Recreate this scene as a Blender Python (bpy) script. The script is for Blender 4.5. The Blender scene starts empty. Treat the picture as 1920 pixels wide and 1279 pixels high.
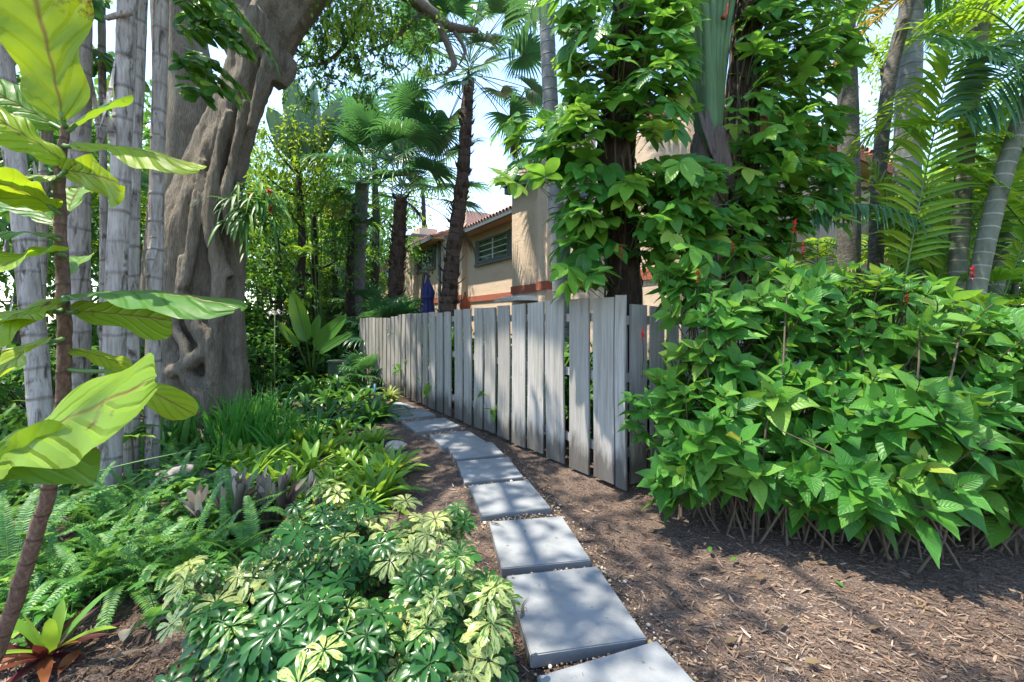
import bpy, math, random
import numpy as np
from mathutils import Vector, Matrix
R = np.random.default_rng(11)
random.seed(5)
PI = math.pi
sc = bpy.context.scene
COL = sc.collection
H, FP, HY = 1.55, 800.0, 603.0          # eye height, focal length in photo pixels, horizon row

def P(px, py, Y): return np.array([(px - 960) / FP * Y, Y, H - (py - HY) / FP * Y])
def G(px, py, z=0.0):
    Y = FP * (H - z) / (py - HY)
    return P(px, py, Y)
def V3(*a): return np.array(a, float)
def norm(v):
    v = np.asarray(v, float)
    return v / np.maximum(np.linalg.norm(v, axis=-1, keepdims=True), 1e-9)
def U(a, b, n=None): return R.uniform(a, b, n)

# ------------------------------------------------------------------ mesh builder
class MB:
    def __init__(s): s.V = []; s.Q = []; s.T = []; s.A = []; s.n = 0
    def add(s, V, Q=None, T=None, A=None):
        V = np.asarray(V, float).reshape(-1, 3); k = len(V)
        if Q is not None and len(Q): s.Q.append(np.asarray(Q, int) + s.n)
        if T is not None and len(T): s.T.append(np.asarray(T, int) + s.n)
        if A is None: A = np.zeros((k, 3))
        s.V.append(V); s.A.append(np.asarray(A, float)); s.n += k
    def box(s, o, ex, ey, ez, rnd=0.0):
        """box from corner o with edge vectors ex, ey, ez"""
        o, ex, ey, ez = map(lambda a: np.asarray(a, float), (o, ex, ey, ez))
        V = [o, o + ex, o + ex + ey, o + ey, o + ez, o + ex + ez, o + ex + ey + ez, o + ey + ez]
        A = [(0, -1, rnd), (0, 1, rnd), (0, 1, rnd), (0, -1, rnd), (1, -1, rnd), (1, 1, rnd), (1, 1, rnd), (1, -1, rnd)]
        s.add(V, [(3, 2, 1, 0), (4, 5, 6, 7), (0, 1, 5, 4), (1, 2, 6, 5), (2, 3, 7, 6), (3, 0, 4, 7)], A=A)
    def cbox(s, c, sx, sy, sz, rnd=0.0):
        s.box((c[0] - sx / 2, c[1] - sy / 2, c[2]), (sx, 0, 0), (0, sy, 0), (0, 0, sz), rnd)
    def mesh(s, name, mat, smooth=True):
        me = bpy.data.meshes.new(name)
        V = np.concatenate(s.V); A = np.concatenate(s.A)
        Q = np.concatenate(s.Q) if s.Q else np.zeros((0, 4), int)
        T = np.concatenate(s.T) if s.T else np.zeros((0, 3), int)
        me.vertices.add(len(V)); me.vertices.foreach_set('co', V.ravel())
        nl = Q.size + T.size
        me.loops.add(nl)
        me.loops.foreach_set('vertex_index', np.concatenate([Q.ravel(), T.ravel()]).astype(np.int32))
        npoly = len(Q) + len(T)
        me.polygons.add(npoly)
        st = np.concatenate([np.arange(len(Q)) * 4, Q.size + np.arange(len(T)) * 3]).astype(np.int32)
        me.polygons.foreach_set('loop_start', st)
        at = me.attributes.new('luv', 'FLOAT_VECTOR', 'POINT')
        at.data.foreach_set('vector', A.ravel())
        me.update(calc_edges=True)
        me.polygons.foreach_set('use_smooth', np.full(npoly, bool(smooth)))
        if mat: me.materials.append(mat)
        me.update()
        return me
    def obj(s, name, mat, parent=None, smooth=True):
        o = bpy.data.objects.new(name, s.mesh(name, mat, smooth)); COL.objects.link(o)
        if parent is not None: adopt(o, parent)
        return o

def adopt(o, parent):
    o.parent = parent
    if parent.type == 'EMPTY': o.matrix_parent_inverse = Matrix.Translation(-parent.location)
def root_of(o):
    while o.parent is not None: o = o.parent
    return o
def tag(o, label=None, cat=None, group=None, kind=None):
    if label: o['label'] = label
    if cat: o['category'] = cat
    if group: o['group'] = group
    if kind: o['kind'] = kind
    return o
def thing(name, label, cat, loc=(0, 0, 0), group=None):
    o = bpy.data.objects.new(name, None); COL.objects.link(o); o.location = Vector([float(c) for c in loc])
    o.empty_display_size = .1
    return tag(o, label, cat, group)
def dup(root, loc, rz=0.0, scale=1.0, label=None, group=None, tilt=(0, 0)):
    r = root.copy(); COL.objects.link(r)
    r.location = Vector([float(c) for c in loc]); r.rotation_euler = (tilt[0], tilt[1], rz); r.scale = (scale,) * 3
    if label: r['label'] = label
    if group: r['group'] = group
    for ch in list(root.children):
        c = ch.copy(); COL.objects.link(c); c.parent = r
        for g in list(ch.children):
            d = g.copy(); COL.objects.link(d); d.parent = c
    return r
def place(root, loc, rz=0.0, scale=1.0):
    root.location = Vector([float(c) for c in loc]); root.rotation_euler = (0, 0, rz); root.scale = (scale,) * 3
    return root

# ------------------------------------------------------------------ curves, tubes, leaves
def spline(pts, n=24):
    pts = np.asarray(pts, float)
    if len(pts) == 2:
        t = np.linspace(0, 1, n)[:, None]; return pts[0] * (1 - t) + pts[1] * t
    p = np.concatenate([[2 * pts[0] - pts[1]], pts, [2 * pts[-1] - pts[-2]]])
    m = len(pts) - 1; out = []
    for x in np.linspace(0, m, n):
        i = min(int(x), m - 1); t = x - i
        a, b, c, d = p[i], p[i + 1], p[i + 2], p[i + 3]
        out.append(.5 * (2 * b + (c - a) * t + (2 * a - 5 * b + 4 * c - d) * t * t + (3 * b - a - 3 * c + d) * t ** 3))
    return np.array(out)
def interp_r(r, n):
    r = np.atleast_1d(np.asarray(r, float))
    return np.interp(np.linspace(0, 1, n), np.linspace(0, 1, len(r)), r)
def tube(mb, pts, r, sides=8, rfun=None, rnd=0.0, cap=True):
    pts = np.asarray(pts, float); n = len(pts); r = interp_r(r, n)
    tg = norm(np.gradient(pts, axis=0))
    ref = V3(1, 0, 0) if abs(tg[0][0]) < .8 else V3(0, 1, 0)
    a = norm(np.cross(tg[0], ref)); rings = []; att = []
    L = np.concatenate([[0], np.cumsum(np.linalg.norm(np.diff(pts, axis=0), axis=1))])
    th = np.arange(sides) / sides * 2 * PI
    for i in range(n):
        a = norm(a - tg[i] * np.dot(a, tg[i])); b = np.cross(tg[i], a)
        rr = np.full(sides, r[i])
        if rfun is not None: rr = rr * rfun(L[i], th, i / (n - 1))
        rings.append(pts[i] + rr[:, None] * (np.cos(th)[:, None] * a + np.sin(th)[:, None] * b))
        att.append(np.stack([np.full(sides, L[i]), th / PI - 1, np.full(sides, rnd)], 1))
    V = np.concatenate(rings); A = np.concatenate(att)
    i0 = np.arange(n - 1)[:, None] * sides; j = np.arange(sides)[None]; j2 = (j + 1) % sides
    Q = np.stack([i0 + j, i0 + j2, i0 + sides + j2, i0 + sides + j], -1).reshape(-1, 4)
    T = None
    if cap:
        k = len(V); V = np.concatenate([V, pts[:1], pts[-1:]]); A = np.concatenate([A, A[:1], A[-1:]])
        jj = np.arange(sides); e = (n - 1) * sides
        T = np.concatenate([np.stack([(jj + 1) % sides, jj, np.full(sides, k)], 1),
                            np.stack([e + jj, e + (jj + 1) % sides, np.full(sides, k + 1)], 1)])
    mb.add(V, Q, T, A)

PROF = {
 'ellip': ([0, .1, .3, .5, .7, .88, 1], [.06, .42, .88, 1, .86, .42, .02]),
 'ovate': ([0, .12, .3, .45, .65, .85, 1], [.08, .62, 1, .96, .68, .25, .01]),
 'obov':  ([0, .2, .45, .7, .88, 1], [.06, .38, .8, 1, .72, .05]),
 'strap': ([0, .1, .5, .8, .93, 1], [.75, .9, 1, .8, .4, .03]),
 'lance': ([0, .15, .4, .7, 1], [.25, .8, 1, .6, .02]),
 'grass': ([0, .3, .6, 1], [.8, 1, .7, .02]),
 'fan':   ([0, .2, .42, .55, .8, 1], [.06, .45, 1, .8, .42, .03]),
 'fish':  ([0, .3, .7, .86, 1], [.08, .5, 1, .85, .25]),
 'paddle':([0, .06, .3, .6, .85, 1], [.1, .7, 1, .95, .6, .03]),
 'fiddle':([0, .06, .16, .3, .42, .6, .76, .88, .96, 1], [.12, .4, .56, .52, .6, .88, 1, .9, .55, .12]),
}
def leaves(mb, base, d, up, L, W, droop=0.0, prof='ellip', nseg=4, fold=.25, rnd=None, flat=False, wave=0.0, power=1.3, pitch=0.0, cross=1):
    """N curved blades: base (N,3), direction d, surface normal hint up, length L, full width W"""
    base = np.atleast_2d(base); N = len(base)
    d = norm(np.broadcast_to(d, (N, 3))); up = np.broadcast_to(up, (N, 3))
    L = np.broadcast_to(L, (N,)).astype(float); W = np.broadcast_to(W, (N,)).astype(float); droop = np.broadcast_to(droop, (N,)).astype(float)
    rnd = U(0, 1, N) if rnd is None else np.broadcast_to(rnd, (N,))
    t = np.linspace(0, 1, nseg + 1)
    w = np.interp(t, *PROF[prof])
    pos = base.copy(); rows = []; atts = []
    cols = np.array([-1, 1.]) if flat else np.linspace(-1, 1, 2 * cross + 1)
    ph = U(0, 6.28, N)
    right = norm(np.cross(d, up) + 1e-6)
    for i in range(nseg + 1):
        g = droop * t[i] ** power
        di = norm(d + g[:, None] * V3(0, 0, -1))
        ri = norm(right - di * np.sum(right * di, 1, keepdims=True))
        ni = np.cross(ri, di)
        if i > 0: pos = pos + di * (L / nseg)[:, None]
        for c in cols:
            hw = W * .5 * w[i]
            off = ri * (hw * c)[:, None] + ni * (fold * hw * abs(c))[:, None]
            if wave: off = off + ni * (wave * W * c * abs(c) * np.sin(t[i] * 9 + ph + c))[:, None]
            rows.append(pos + off)
            atts.append(np.stack([np.full(N, t[i]), np.full(N, c), rnd], 1))
    k = len(cols); m = k * (nseg + 1)
    V = np.stack(rows, 1).reshape(-1, 3); A = np.stack(atts, 1).reshape(-1, 3)
    q = []
    for i in range(nseg):
        for c in range(k - 1):
            a = i * k + c; q.append((a, a + 1, a + k + 1, a + k))
    Q = (np.arange(N)[:, None, None] * m + np.array(q)[None]).reshape(-1, 4)
    mb.add(V, Q, A=A)
def azel(az, el):
    az = np.asarray(az, float); el = np.asarray(el, float)
    return np.stack([np.cos(az) * np.cos(el), np.sin(az) * np.cos(el), np.sin(el)], -1)
def rand_dir(n): return norm(R.normal(size=(n, 3)))

# ------------------------------------------------------------------ materials
def nt(name):
    m = bpy.data.materials.new(name); m.use_nodes = True; t = m.node_tree; t.nodes.clear()
    return m, t
class NT:
    def __init__(s, t): s.t = t
    def n(s, typ, **kw):
        x = s.t.nodes.new(typ)
        ins = kw.pop('ins', {})
        for k, v in kw.items(): setattr(x, k, v)
        for k, v in ins.items():
            if isinstance(v, bpy.types.NodeSocket): s.t.links.new(v, x.inputs[k])
            else: x.inputs[k].default_value = v
        return x
    def math(s, op, a, b=None, c=None, clamp=False):
        x = s.t.nodes.new('ShaderNodeMath'); x.operation = op; x.use_clamp = clamp
        for i, v in enumerate((a, b, c)):
            if v is None: continue
            if isinstance(v, bpy.types.NodeSocket): s.t.links.new(v, x.inputs[i])
            else: x.inputs[i].default_value = v
        return x.outputs[0]
    def ramp(s, fac, stops, interp='LINEAR'):
        x = s.t.nodes.new('ShaderNodeValToRGB'); cr = x.color_ramp; cr.interpolation = interp
        while len(cr.elements) < len(stops): cr.elements.new(.5)
        for e, (p, c) in zip(cr.elements, stops):
            e.position = p; e.color = (*c, 1) if len(c) == 3 else c
        s.t.links.new(fac, x.inputs[0]); return x.outputs[0]
    def mix(s, fac, a, b, mode='MIX'):
        x = s.t.nodes.new('ShaderNodeMix'); x.data_type = 'RGBA'; x.blend_type = mode
        for i, v in ((0, fac), (6, a), (7, b)):
            if isinstance(v, bpy.types.NodeSocket): s.t.links.new(v, x.inputs[i])
            else: x.inputs[i].default_value = v if i == 0 else (*v, 1)
        return x.outputs[2]
    def noise(s, vec, scale, detail=4, rough=.55, dist=0.0):
        x = s.n('ShaderNodeTexNoise', ins={'Scale': scale, 'Detail': detail, 'Roughness': rough, 'Distortion': dist})
        if vec is not None: s.t.links.new(vec, x.inputs['Vector'])
        return x.outputs['Fac']
    def mapping(s, vec, scale, loc=(0, 0, 0)):
        x = s.n('ShaderNodeMapping', ins={'Scale': scale, 'Location': loc}); s.t.links.new(vec, x.inputs['Vector']); return x.outputs[0]
    def out(s, sh):
        o = s.t.nodes.new('ShaderNodeOutputMaterial'); s.t.links.new(sh, o.inputs[0])
    def bump(s, h, strength, dist):
        return s.n('ShaderNodeBump', ins={'Height': h, 'Strength': strength, 'Distance': dist}).outputs[0]
    def luv(s):
        a = s.n('ShaderNodeAttribute', attribute_name='luv')
        x = s.n('ShaderNodeSeparateXYZ', ins={0: a.outputs['Vector']}); return x.outputs[0], x.outputs[1], x.outputs[2], a.outputs['Vector']
    def objco(s): return s.n('ShaderNodeTexCoord').outputs['Object']
    def geo(s): return s.n('ShaderNodeNewGeometry').outputs['Position']

def leaf_mat(name, stops, trans=(.2, .35, .03), tf=.35, rough=.4, vein=0.0, varieg=None, nveins=9, spots=None, spec=.45, midrib=None):
    m, t = nt(name); k = NT(t)
    u, v, r, vec = k.luv()
    col = k.ramp(r, stops)
    av = k.math('ABSOLUTE', v)
    n1 = k.noise(k.geo(), 14, 3)
    col = k.mix(k.math('MULTIPLY', n1, .5), col, k.mix(1.0, col, (.55, .6, .5), 'MULTIPLY'))
    hgt = n1
    if varieg is not None:
        sh = k.n('ShaderNodeCombineXYZ', ins={0: k.math('MULTIPLY', u, 2.2), 1: k.math('MULTIPLY', v, 1.4), 2: k.math('MULTIPLY', r, 37.0)}).outputs[0]
        nv = k.noise(sh, 1.6, 2, .5)
        f = k.math('GREATER_THAN', k.math('ADD', nv, k.math('MULTIPLY_ADD', r, .62, -.40)), varieg[1])
        col = k.mix(f, col, varieg[0])
    tr = k.mix(.5, col, trans)
    if vein:
        mid = k.math('SUBTRACT', 1.0, k.math('MULTIPLY', av, 14.0), clamp=True)
        ph = k.math('SUBTRACT', k.math('MULTIPLY', u, float(nveins)), k.math('MULTIPLY', av, 1.9))
        ph = k.math('ADD', ph, k.math('MULTIPLY', k.math('SUBTRACT', k.noise(k.geo(), 12, 2), .5), .5))
        s = k.math('ABSOLUTE', k.math('SUBTRACT', k.math('FRACT', ph), .5))
        side = k.math('SUBTRACT', 1.0, k.math('MULTIPLY', s, 17.0), clamp=True)
        vv = k.math('MAXIMUM', mid, k.math('MULTIPLY', side, .55))
        light = k.mix(1.0, col, (.10, .10, .03), 'ADD')
        col = k.mix(k.math('MULTIPLY', vv, vein), col, light)
        tr = k.mix(k.math('MULTIPLY', vv, vein * .8), tr, k.mix(1.0, tr, (.45, .45, .4), 'MULTIPLY'))
        if midrib is not None:
            col = k.mix(mid, col, midrib); tr = k.mix(mid, tr, midrib)
        hgt = k.math('ADD', k.math('MULTIPLY', k.math('MULTIPLY', s, 4.5, clamp=True), .8), k.math('SUBTRACT', k.math('MULTIPLY', n1, .5), k.math('MULTIPLY', mid, .8)))
    if spots is not None:
        ns = k.noise(k.geo(), 9, 5, .7)
        f = k.math('MULTIPLY', k.math('SUBTRACT', ns, spots[1]), 14.0, clamp=True)
        col = k.mix(f, col, spots[0]); tr = k.mix(f, tr, spots[0])
    p = k.n('ShaderNodeBsdfPrincipled', ins={'Base Color': col, 'Roughness': rough, 'Specular IOR Level': spec})
    bd = (.012 if name == 'fig_leaf' else .006) if vein else .004
    t.links.new(k.bump(hgt, .5 if vein else .3, bd), p.inputs['Normal'])
    tl = k.n('ShaderNodeBsdfTranslucent', ins={'Color': tr})
    ms = k.n('ShaderNodeMixShader', ins={0: tf, 1: p.outputs[0], 2: tl.outputs[0]})
    k.out(ms.outputs[0]); return m

def simple(name, col, rough=.6, noise=None, bump=None, metal=0.0, spec=.4):
    m, t = nt(name); k = NT(t)
    c = k.n('ShaderNodeRGB'); c.outputs[0].default_value = (*col, 1); c = c.outputs[0]
    p = k.n('ShaderNodeBsdfPrincipled', ins={'Roughness': rough, 'Metallic': metal, 'Specular IOR Level': spec})
    if noise:
        n = k.noise(k.objco(), noise[0], 5, .6)
        c = k.mix(n, k.mix(1.0, c, (1 - noise[1],) * 3, 'MULTIPLY'), k.mix(1.0, c, (1 + noise[1] * .5,) * 3, 'MULTIPLY'))
        if bump: t.links.new(k.bump(n, bump[0], bump[1]), p.inputs['Normal'])
    t.links.new(c, p.inputs['Base Color'])
    k.out(p.outputs[0]); return m

def bark_mat(name, stops, stretch=(9, 9, 1.6), ring=0.0, ringcol=(.3, .3, .28), bumpd=.03, blotch=None, rough=.85):
    m, t = nt(name); k = NT(t)
    u, v, r, vec = k.luv()
    pos = k.geo()
    n = k.noise(k.mapping(pos, stretch), 2.2, 8, .68, .6)
    n2 = k.noise(pos, 2.3, 4, .6)
    f = k.math('ADD', k.math('MULTIPLY', n, .7), k.math('MULTIPLY', n2, .3))
    col = k.ramp(f, stops)
    h = n
    if ring:
        jit = k.math('MULTIPLY', k.noise(k.mapping(pos, (3, 3, 3)), 1.5, 2), .25)
        w = k.math('FRACT', k.math('ADD', k.math('MULTIPLY', u, ring), jit))
        line = k.math('SUBTRACT', 1.0, k.math('MULTIPLY', k.math('ABSOLUTE', k.math('SUBTRACT', w, .5)), 11.0), clamp=True)
        line = k.math('MULTIPLY', line, k.math('MULTIPLY_ADD', n2, 1.9, -.35, clamp=True))
        col = k.mix(k.math('MULTIPLY', line, .75), col, ringcol)
        h = k.math('ADD', k.math('MULTIPLY', n, .6), k.math('MULTIPLY', line, .6))
    if blotch:
        nb = k.noise(k.mapping(pos, blotch[2]), 1.0, 6, .65, .8)
        fb = k.math('MULTIPLY', k.math('SUBTRACT', nb, blotch[1]), 9.0, clamp=True)
        col = k.mix(fb, col, blotch[0])
    p = k.n('ShaderNodeBsdfPrincipled', ins={'Base Color': col, 'Roughness': rough, 'Specular IOR Level': .2})
    t.links.new(k.bump(h, .9, bumpd), p.inputs['Normal'])
    k.out(p.outputs[0]); return m

M = {}
g = lambda a, b, c: (a, b, c)
M['firespike'] = leaf_mat('firespike_leaf', [(0, (.035, .15, .022)), (.4, (.065, .23, .03)), (.85, (.15, .33, .045)), (.95, (.19, .33, .05)), (1, (.42, .38, .04))], (.32, .55, .05), .40, .42, vein=.12, nveins=8, spec=.32)
M['vine'] = leaf_mat('vine_leaf', [(0, (.035, .15, .025)), (.5, (.065, .22, .03)), (.85, (.15, .33, .035)), (1, (.34, .44, .07))], (.34, .62, .05), .40, .36, vein=.18, nveins=7, spec=.35)
M['fig'] = leaf_mat('fig_leaf', [(0, (.05, .16, .03)), (.3, (.075, .22, .025)), (.6, (.16, .30, .015)), (1, (.27, .36, .012))], (.42, .56, .015), .45, .45, vein=.95, nveins=6, spots=((.12, .05, .015), .625), spec=.28, midrib=(.20, .13, .03))
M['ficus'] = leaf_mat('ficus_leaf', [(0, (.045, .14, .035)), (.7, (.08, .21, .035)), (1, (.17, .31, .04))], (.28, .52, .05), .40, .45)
M['bright'] = leaf_mat('bright_tree_leaf', [(0, (.06, .17, .02)), (.6, (.14, .28, .03)), (1, (.30, .36, .03))], (.5, .62, .03), .45, .45, spec=.3)
M['dark'] = leaf_mat('dark_understory_leaf', [(0, (.03, .11, .025)), (.6, (.07, .20, .03)), (1, (.17, .31, .035))], (.2, .42, .04), .38, .45, spec=.3)
M['livi'] = leaf_mat('fan_palm_leaf', [(0, (.03, .10, .05)), (.7, (.055, .16, .065)), (1, (.12, .23, .05))], (.16, .42, .08), .32, .32)
M['livi_dry'] = leaf_mat('dry_palm_leaf', [(0, (.07, .055, .042)), (1, (.20, .135, .06))], (.3, .19, .06), .25, .7)
M['orange_dry'] = leaf_mat('yellowed_palm_leaf', [(0, (.35, .20, .02)), (1, (.5, .32, .03))], (.7, .42, .03), .4, .5)
M['areca'] = leaf_mat('areca_leaf', [(0, (.07, .22, .025)), (.5, (.14, .34, .03)), (1, (.32, .44, .03))], (.50, .72, .03), .45, .38)
M['blue'] = leaf_mat('blue_palm_leaf', [(0, (.035, .12, .06)), (1, (.09, .21, .09))], (.18, .40, .10), .28, .36)
M['fern'] = leaf_mat('fern_leaf', [(0, (.04, .15, .035)), (.7, (.08, .24, .04)), (1, (.20, .34, .05))], (.25, .48, .05), .36, .45)
M['brom'] = leaf_mat('bromeliad_leaf', [(0, (.09, .24, .025)), (.6, (.17, .34, .03)), (1, (.30, .43, .045))], (.45, .62, .05), .4, .36)
M['dbrom'] = leaf_mat('dark_bromeliad_leaf', [(0, (.03, .115, .03)), (.7, (.06, .18, .035)), (1, (.14, .27, .04))], (.18, .4, .03), .3, .32)
M['iris'] = leaf_mat('iris_leaf', [(0, (.03, .15, .03)), (1, (.08, .28, .035))], (.2, .5, .04), .36, .38)
M['scheff'] = leaf_mat('variegated_leaf', [(0, (.025, .11, .025)), (.6, (.05, .165, .03)), (1, (.10, .23, .035))], (.2, .38, .05), .3, .28, varieg=((.42, .45, .15), .60))
M['croton'] = leaf_mat('croton_leaf', [(0, (.03, .13, .03)), (1, (.07, .2, .03))], (.2, .38, .04), .28, .3, vein=1.0, nveins=14)
M['red'] = leaf_mat('maroon_leaf', [(0, (.05, .015, .02)), (.6, (.09, .02, .025)), (1, (.25, .08, .03))], (.3, .04, .03), .28, .3)
M['paddle'] = leaf_mat('paddle_leaf', [(0, (.04, .16, .03)), (1, (.09, .25, .03))], (.3, .5, .03), .42, .35, vein=.4, nveins=22)
M['grey_paddle'] = leaf_mat('pale_paddle_leaf', [(0, (.07, .15, .09)), (1, (.13, .22, .13))], (.25, .4, .15), .3, .35, vein=.4, nveins=26)
M['spider'] = leaf_mat('striped_leaf', [(0, (.14, .26, .05)), (1, (.4, .45, .12))], (.4, .5, .08), .34, .4)
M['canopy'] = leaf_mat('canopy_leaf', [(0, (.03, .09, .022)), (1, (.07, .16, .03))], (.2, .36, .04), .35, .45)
M['petal'] = leaf_mat('red_flower', [(0, (.5, .015, .03)), (1, (.65, .03, .04))], (.7, .03, .05), .3, .45)
M['white_petal'] = leaf_mat('white_flower', [(0, (.7, .7, .68)), (1, (.8, .8, .78))], (.8, .8, .75), .3, .5)

M['ficus_bark'] = bark_mat('ficus_bark', [(.30, (.06, .048, .036)), (.42, (.18, .148, .112)), (.55, (.30, .255, .198)), (.8, (.44, .39, .315))], (34, 34, 3.6), bumpd=.09, blotch=((.13, .108, .082), .56, (4, 4, 1.0)))
M['grey_stem'] = bark_mat('grey_stem_bark', [(.28, (.09, .075, .06)), (.42, (.24, .21, .18)), (.6, (.40, .365, .325)), (.85, (.56, .53, .48))], (14, 14, 1.6), ring=3.6, ringcol=(.10, .085, .07), bumpd=.03, blotch=((.085, .07, .055), .54, (12, 12, 3.2)))
M['fibre_trunk'] = bark_mat('fibrous_palm_bark', [(.25, (.02, .014, .011)), (.5, (.075, .052, .042)), (.75, (.17, .125, .10))], (12, 12, 3), ring=5, ringcol=(.03, .02, .017), bumpd=.04)
M['vine_trunk'] = bark_mat('root_covered_bark', [(.25, (.014, .01, .008)), (.5, (.05, .036, .026)), (.75, (.14, .105, .08))], (14, 14, 2), bumpd=.04)
M['royal_trunk'] = bark_mat('ringed_palm_bark', [(.3, (.10, .105, .105)), (.55, (.19, .20, .20)), (.8, (.30, .31, .30))], (4, 4, 4), ring=5.5, ringcol=(.045, .045, .05), bumpd=.02)
M['areca_trunk'] = bark_mat('areca_bark', [(.3, (.06, .075, .05)), (.55, (.13, .14, .10)), (.8, (.21, .20, .16))], (6, 6, 3), ring=7, ringcol=(.40, .38, .32), bumpd=.012)
M['mottled_trunk'] = bark_mat('mottled_palm_bark', [(.3, (.03, .03, .025)), (.5, (.10, .095, .085)), (.7, (.25, .24, .22))], (9, 9, 14), bumpd=.015)
M['green_stem'] = simple('green_stem', (.10, .19, .05), .5, (12, .3))
M['brown_stem'] = simple('brown_stem', (.10, .075, .05), .8, (25, .5), (.6, .01))
M['fig_stem'] = bark_mat('fig_stem_bark', [(.3, (.05, .03, .022)), (.5, (.13, .08, .058)), (.8, (.30, .22, .165))], (40, 40, 22), ring=13, ringcol=(.06, .038, .028), bumpd=.012)
M['dark_stem'] = simple('dark_stem', (.035, .026, .02), .85, (18, .5), (.6, .01))
M['pale_petiole'] = bark_mat('pale_petiole', [(.3, (.05, .105, .05)), (.6, (.10, .175, .075)), (.85, (.18, .24, .11))], (22, 22, .6), bumpd=.008, rough=.55)
M['dry_sheath'] = bark_mat('dry_sheath', [(.3, (.055, .045, .04)), (.55, (.14, .115, .105)), (.85, (.27, .235, .215))], (24, 24, 1.6), bumpd=.025)

def wood_mat():
    m, t = nt('weathered_wood'); k = NT(t)
    u, v, r, vec = k.luv()
    pos = k.geo()
    sh = k.n('ShaderNodeVectorMath', operation='ADD', ins={0: k.mapping(pos, (26, 26, 1.1)), 1: k.n('ShaderNodeCombineXYZ', ins={0: k.math('MULTIPLY', r, 60.0), 2: k.math('MULTIPLY', r, 31.0)}).outputs[0]}).outputs[0]
    n = k.noise(sh, 1.0, 7, .62, .8)
    fine = k.noise(k.mapping(pos, (120, 120, 3)), 1.0, 4, .6)
    col = k.ramp(n, [(.25, (.19, .165, .14)), (.42, (.33, .305, .28)), (.58, (.41, .39, .365)), (.8, (.48, .465, .44))])
    col = k.mix(k.math('MULTIPLY', k.math('FRACT', k.math('MULTIPLY', r, 13.7)), .62), col, (.215, .20, .18))
    col = k.mix(k.math('MULTIPLY', k.math('SUBTRACT', .55, fine, clamp=True), .9), col, (.12, .105, .095))
    z = k.n('ShaderNodeSeparateXYZ', ins={0: pos}).outputs[2]
    # rot and splash dirt at the foot of each board, with a ragged outline
    big = k.noise(k.mapping(pos, (9, 9, 2.0)), 1.0, 5, .65)
    rot = k.math('MULTIPLY', k.math('SUBTRACT', k.math('MULTIPLY', big, .74), k.math('SUBTRACT', z, .02)), 5.0, clamp=True)
    col = k.mix(k.math('MULTIPLY', rot, .8), col, (.055, .047, .04))
    alg = k.math('MULTIPLY', k.math('SUBTRACT', k.noise(k.mapping(pos, (5, 5, .8)), 1.0, 4, .6), .50, clamp=True), 3.5, clamp=True)
    col = k.mix(k.math('MULTIPLY', alg, .5), col, (.15, .155, .10))
    kn = k.n('ShaderNodeTexVoronoi', ins={'Scale': 1.0}); t.links.new(k.mapping(pos, (5, 5, 2.3)), kn.inputs['Vector'])
    knot = k.math('SUBTRACT', 1.0, k.math('MULTIPLY', kn.outputs['Distance'], 14.0), clamp=True)
    col = k.mix(k.math('MULTIPLY', knot, .8), col, (.06, .045, .035))
    p = k.n('ShaderNodeBsdfPrincipled', ins={'Base Color': col, 'Roughness': .85, 'Specular IOR Level': .2})
    t.links.new(k.bump(k.math('ADD', n, k.math('MULTIPLY', fine, .6)), .6, .008), p.inputs['Normal'])
    k.out(p.outputs[0]); return m
M['wood'] = wood_mat()

def ground_mat():
    m, t = nt('mulch_ground'); k = NT(t)
    pos = k.geo()
    n = k.noise(pos, 1.3, 5, .6)
    fine = k.noise(k.mapping(pos, (55, 90, 55)), 1.0, 5, .7, 1.2)
    v = k.n('ShaderNodeTexVoronoi', ins={'Scale': 60.0}); t.links.new(pos, v.inputs['Vector'])
    col = k.ramp(fine, [(.25, (.022, .015, .012)), (.45, (.105, .077, .062)), (.6, (.19, .14, .113)), (.8, (.33, .255, .21))])
    col = k.mix(k.math('MULTIPLY', k.math('SUBTRACT', n, .5, clamp=True), 3.0, clamp=True), col, k.mix(fine, (.10, .075, .06), (.30, .225, .18)))
    p = k.n('ShaderNodeBsdfPrincipled', ins={'Base Color': col, 'Roughness': .95, 'Specular IOR Level': .1})
    t.links.new(k.bump(k.math('ADD', fine, v.outputs['Distance']), .9, .02), p.inputs['Normal'])
    k.out(p.outputs[0]); return m
M['ground'] = ground_mat()
def chips_mat(name, stops, rough=.9):
    m, t = nt(name); k = NT(t)
    u, v, r, vec = k.luv()
    col = k.ramp(r, stops, 'LINEAR')
    n = k.noise(k.geo(), 90, 3)
    col = k.mix(k.math('MULTIPLY', n, .5), col, k.mix(1.0, col, (.5, .5, .5), 'MULTIPLY'))
    p = k.n('ShaderNodeBsdfPrincipled', ins={'Base Color': col, 'Roughness': rough, 'Specular IOR Level': .2})
    k.out(p.outputs[0]); return m
M['chips'] = chips_mat('mulch_chip', [(0, (.045, .030, .021)), (.3, (.13, .083, .056)), (.6, (.215, .145, .10)), (.85, (.31, .225, .165)), (1, (.42, .33, .255))])
M['pebble'] = chips_mat('pebble', [(0, (.14, .09, .05)), (.5, (.36, .26, .16)), (.8, (.48, .40, .30)), (1, (.6, .56, .5))], .6)
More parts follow.
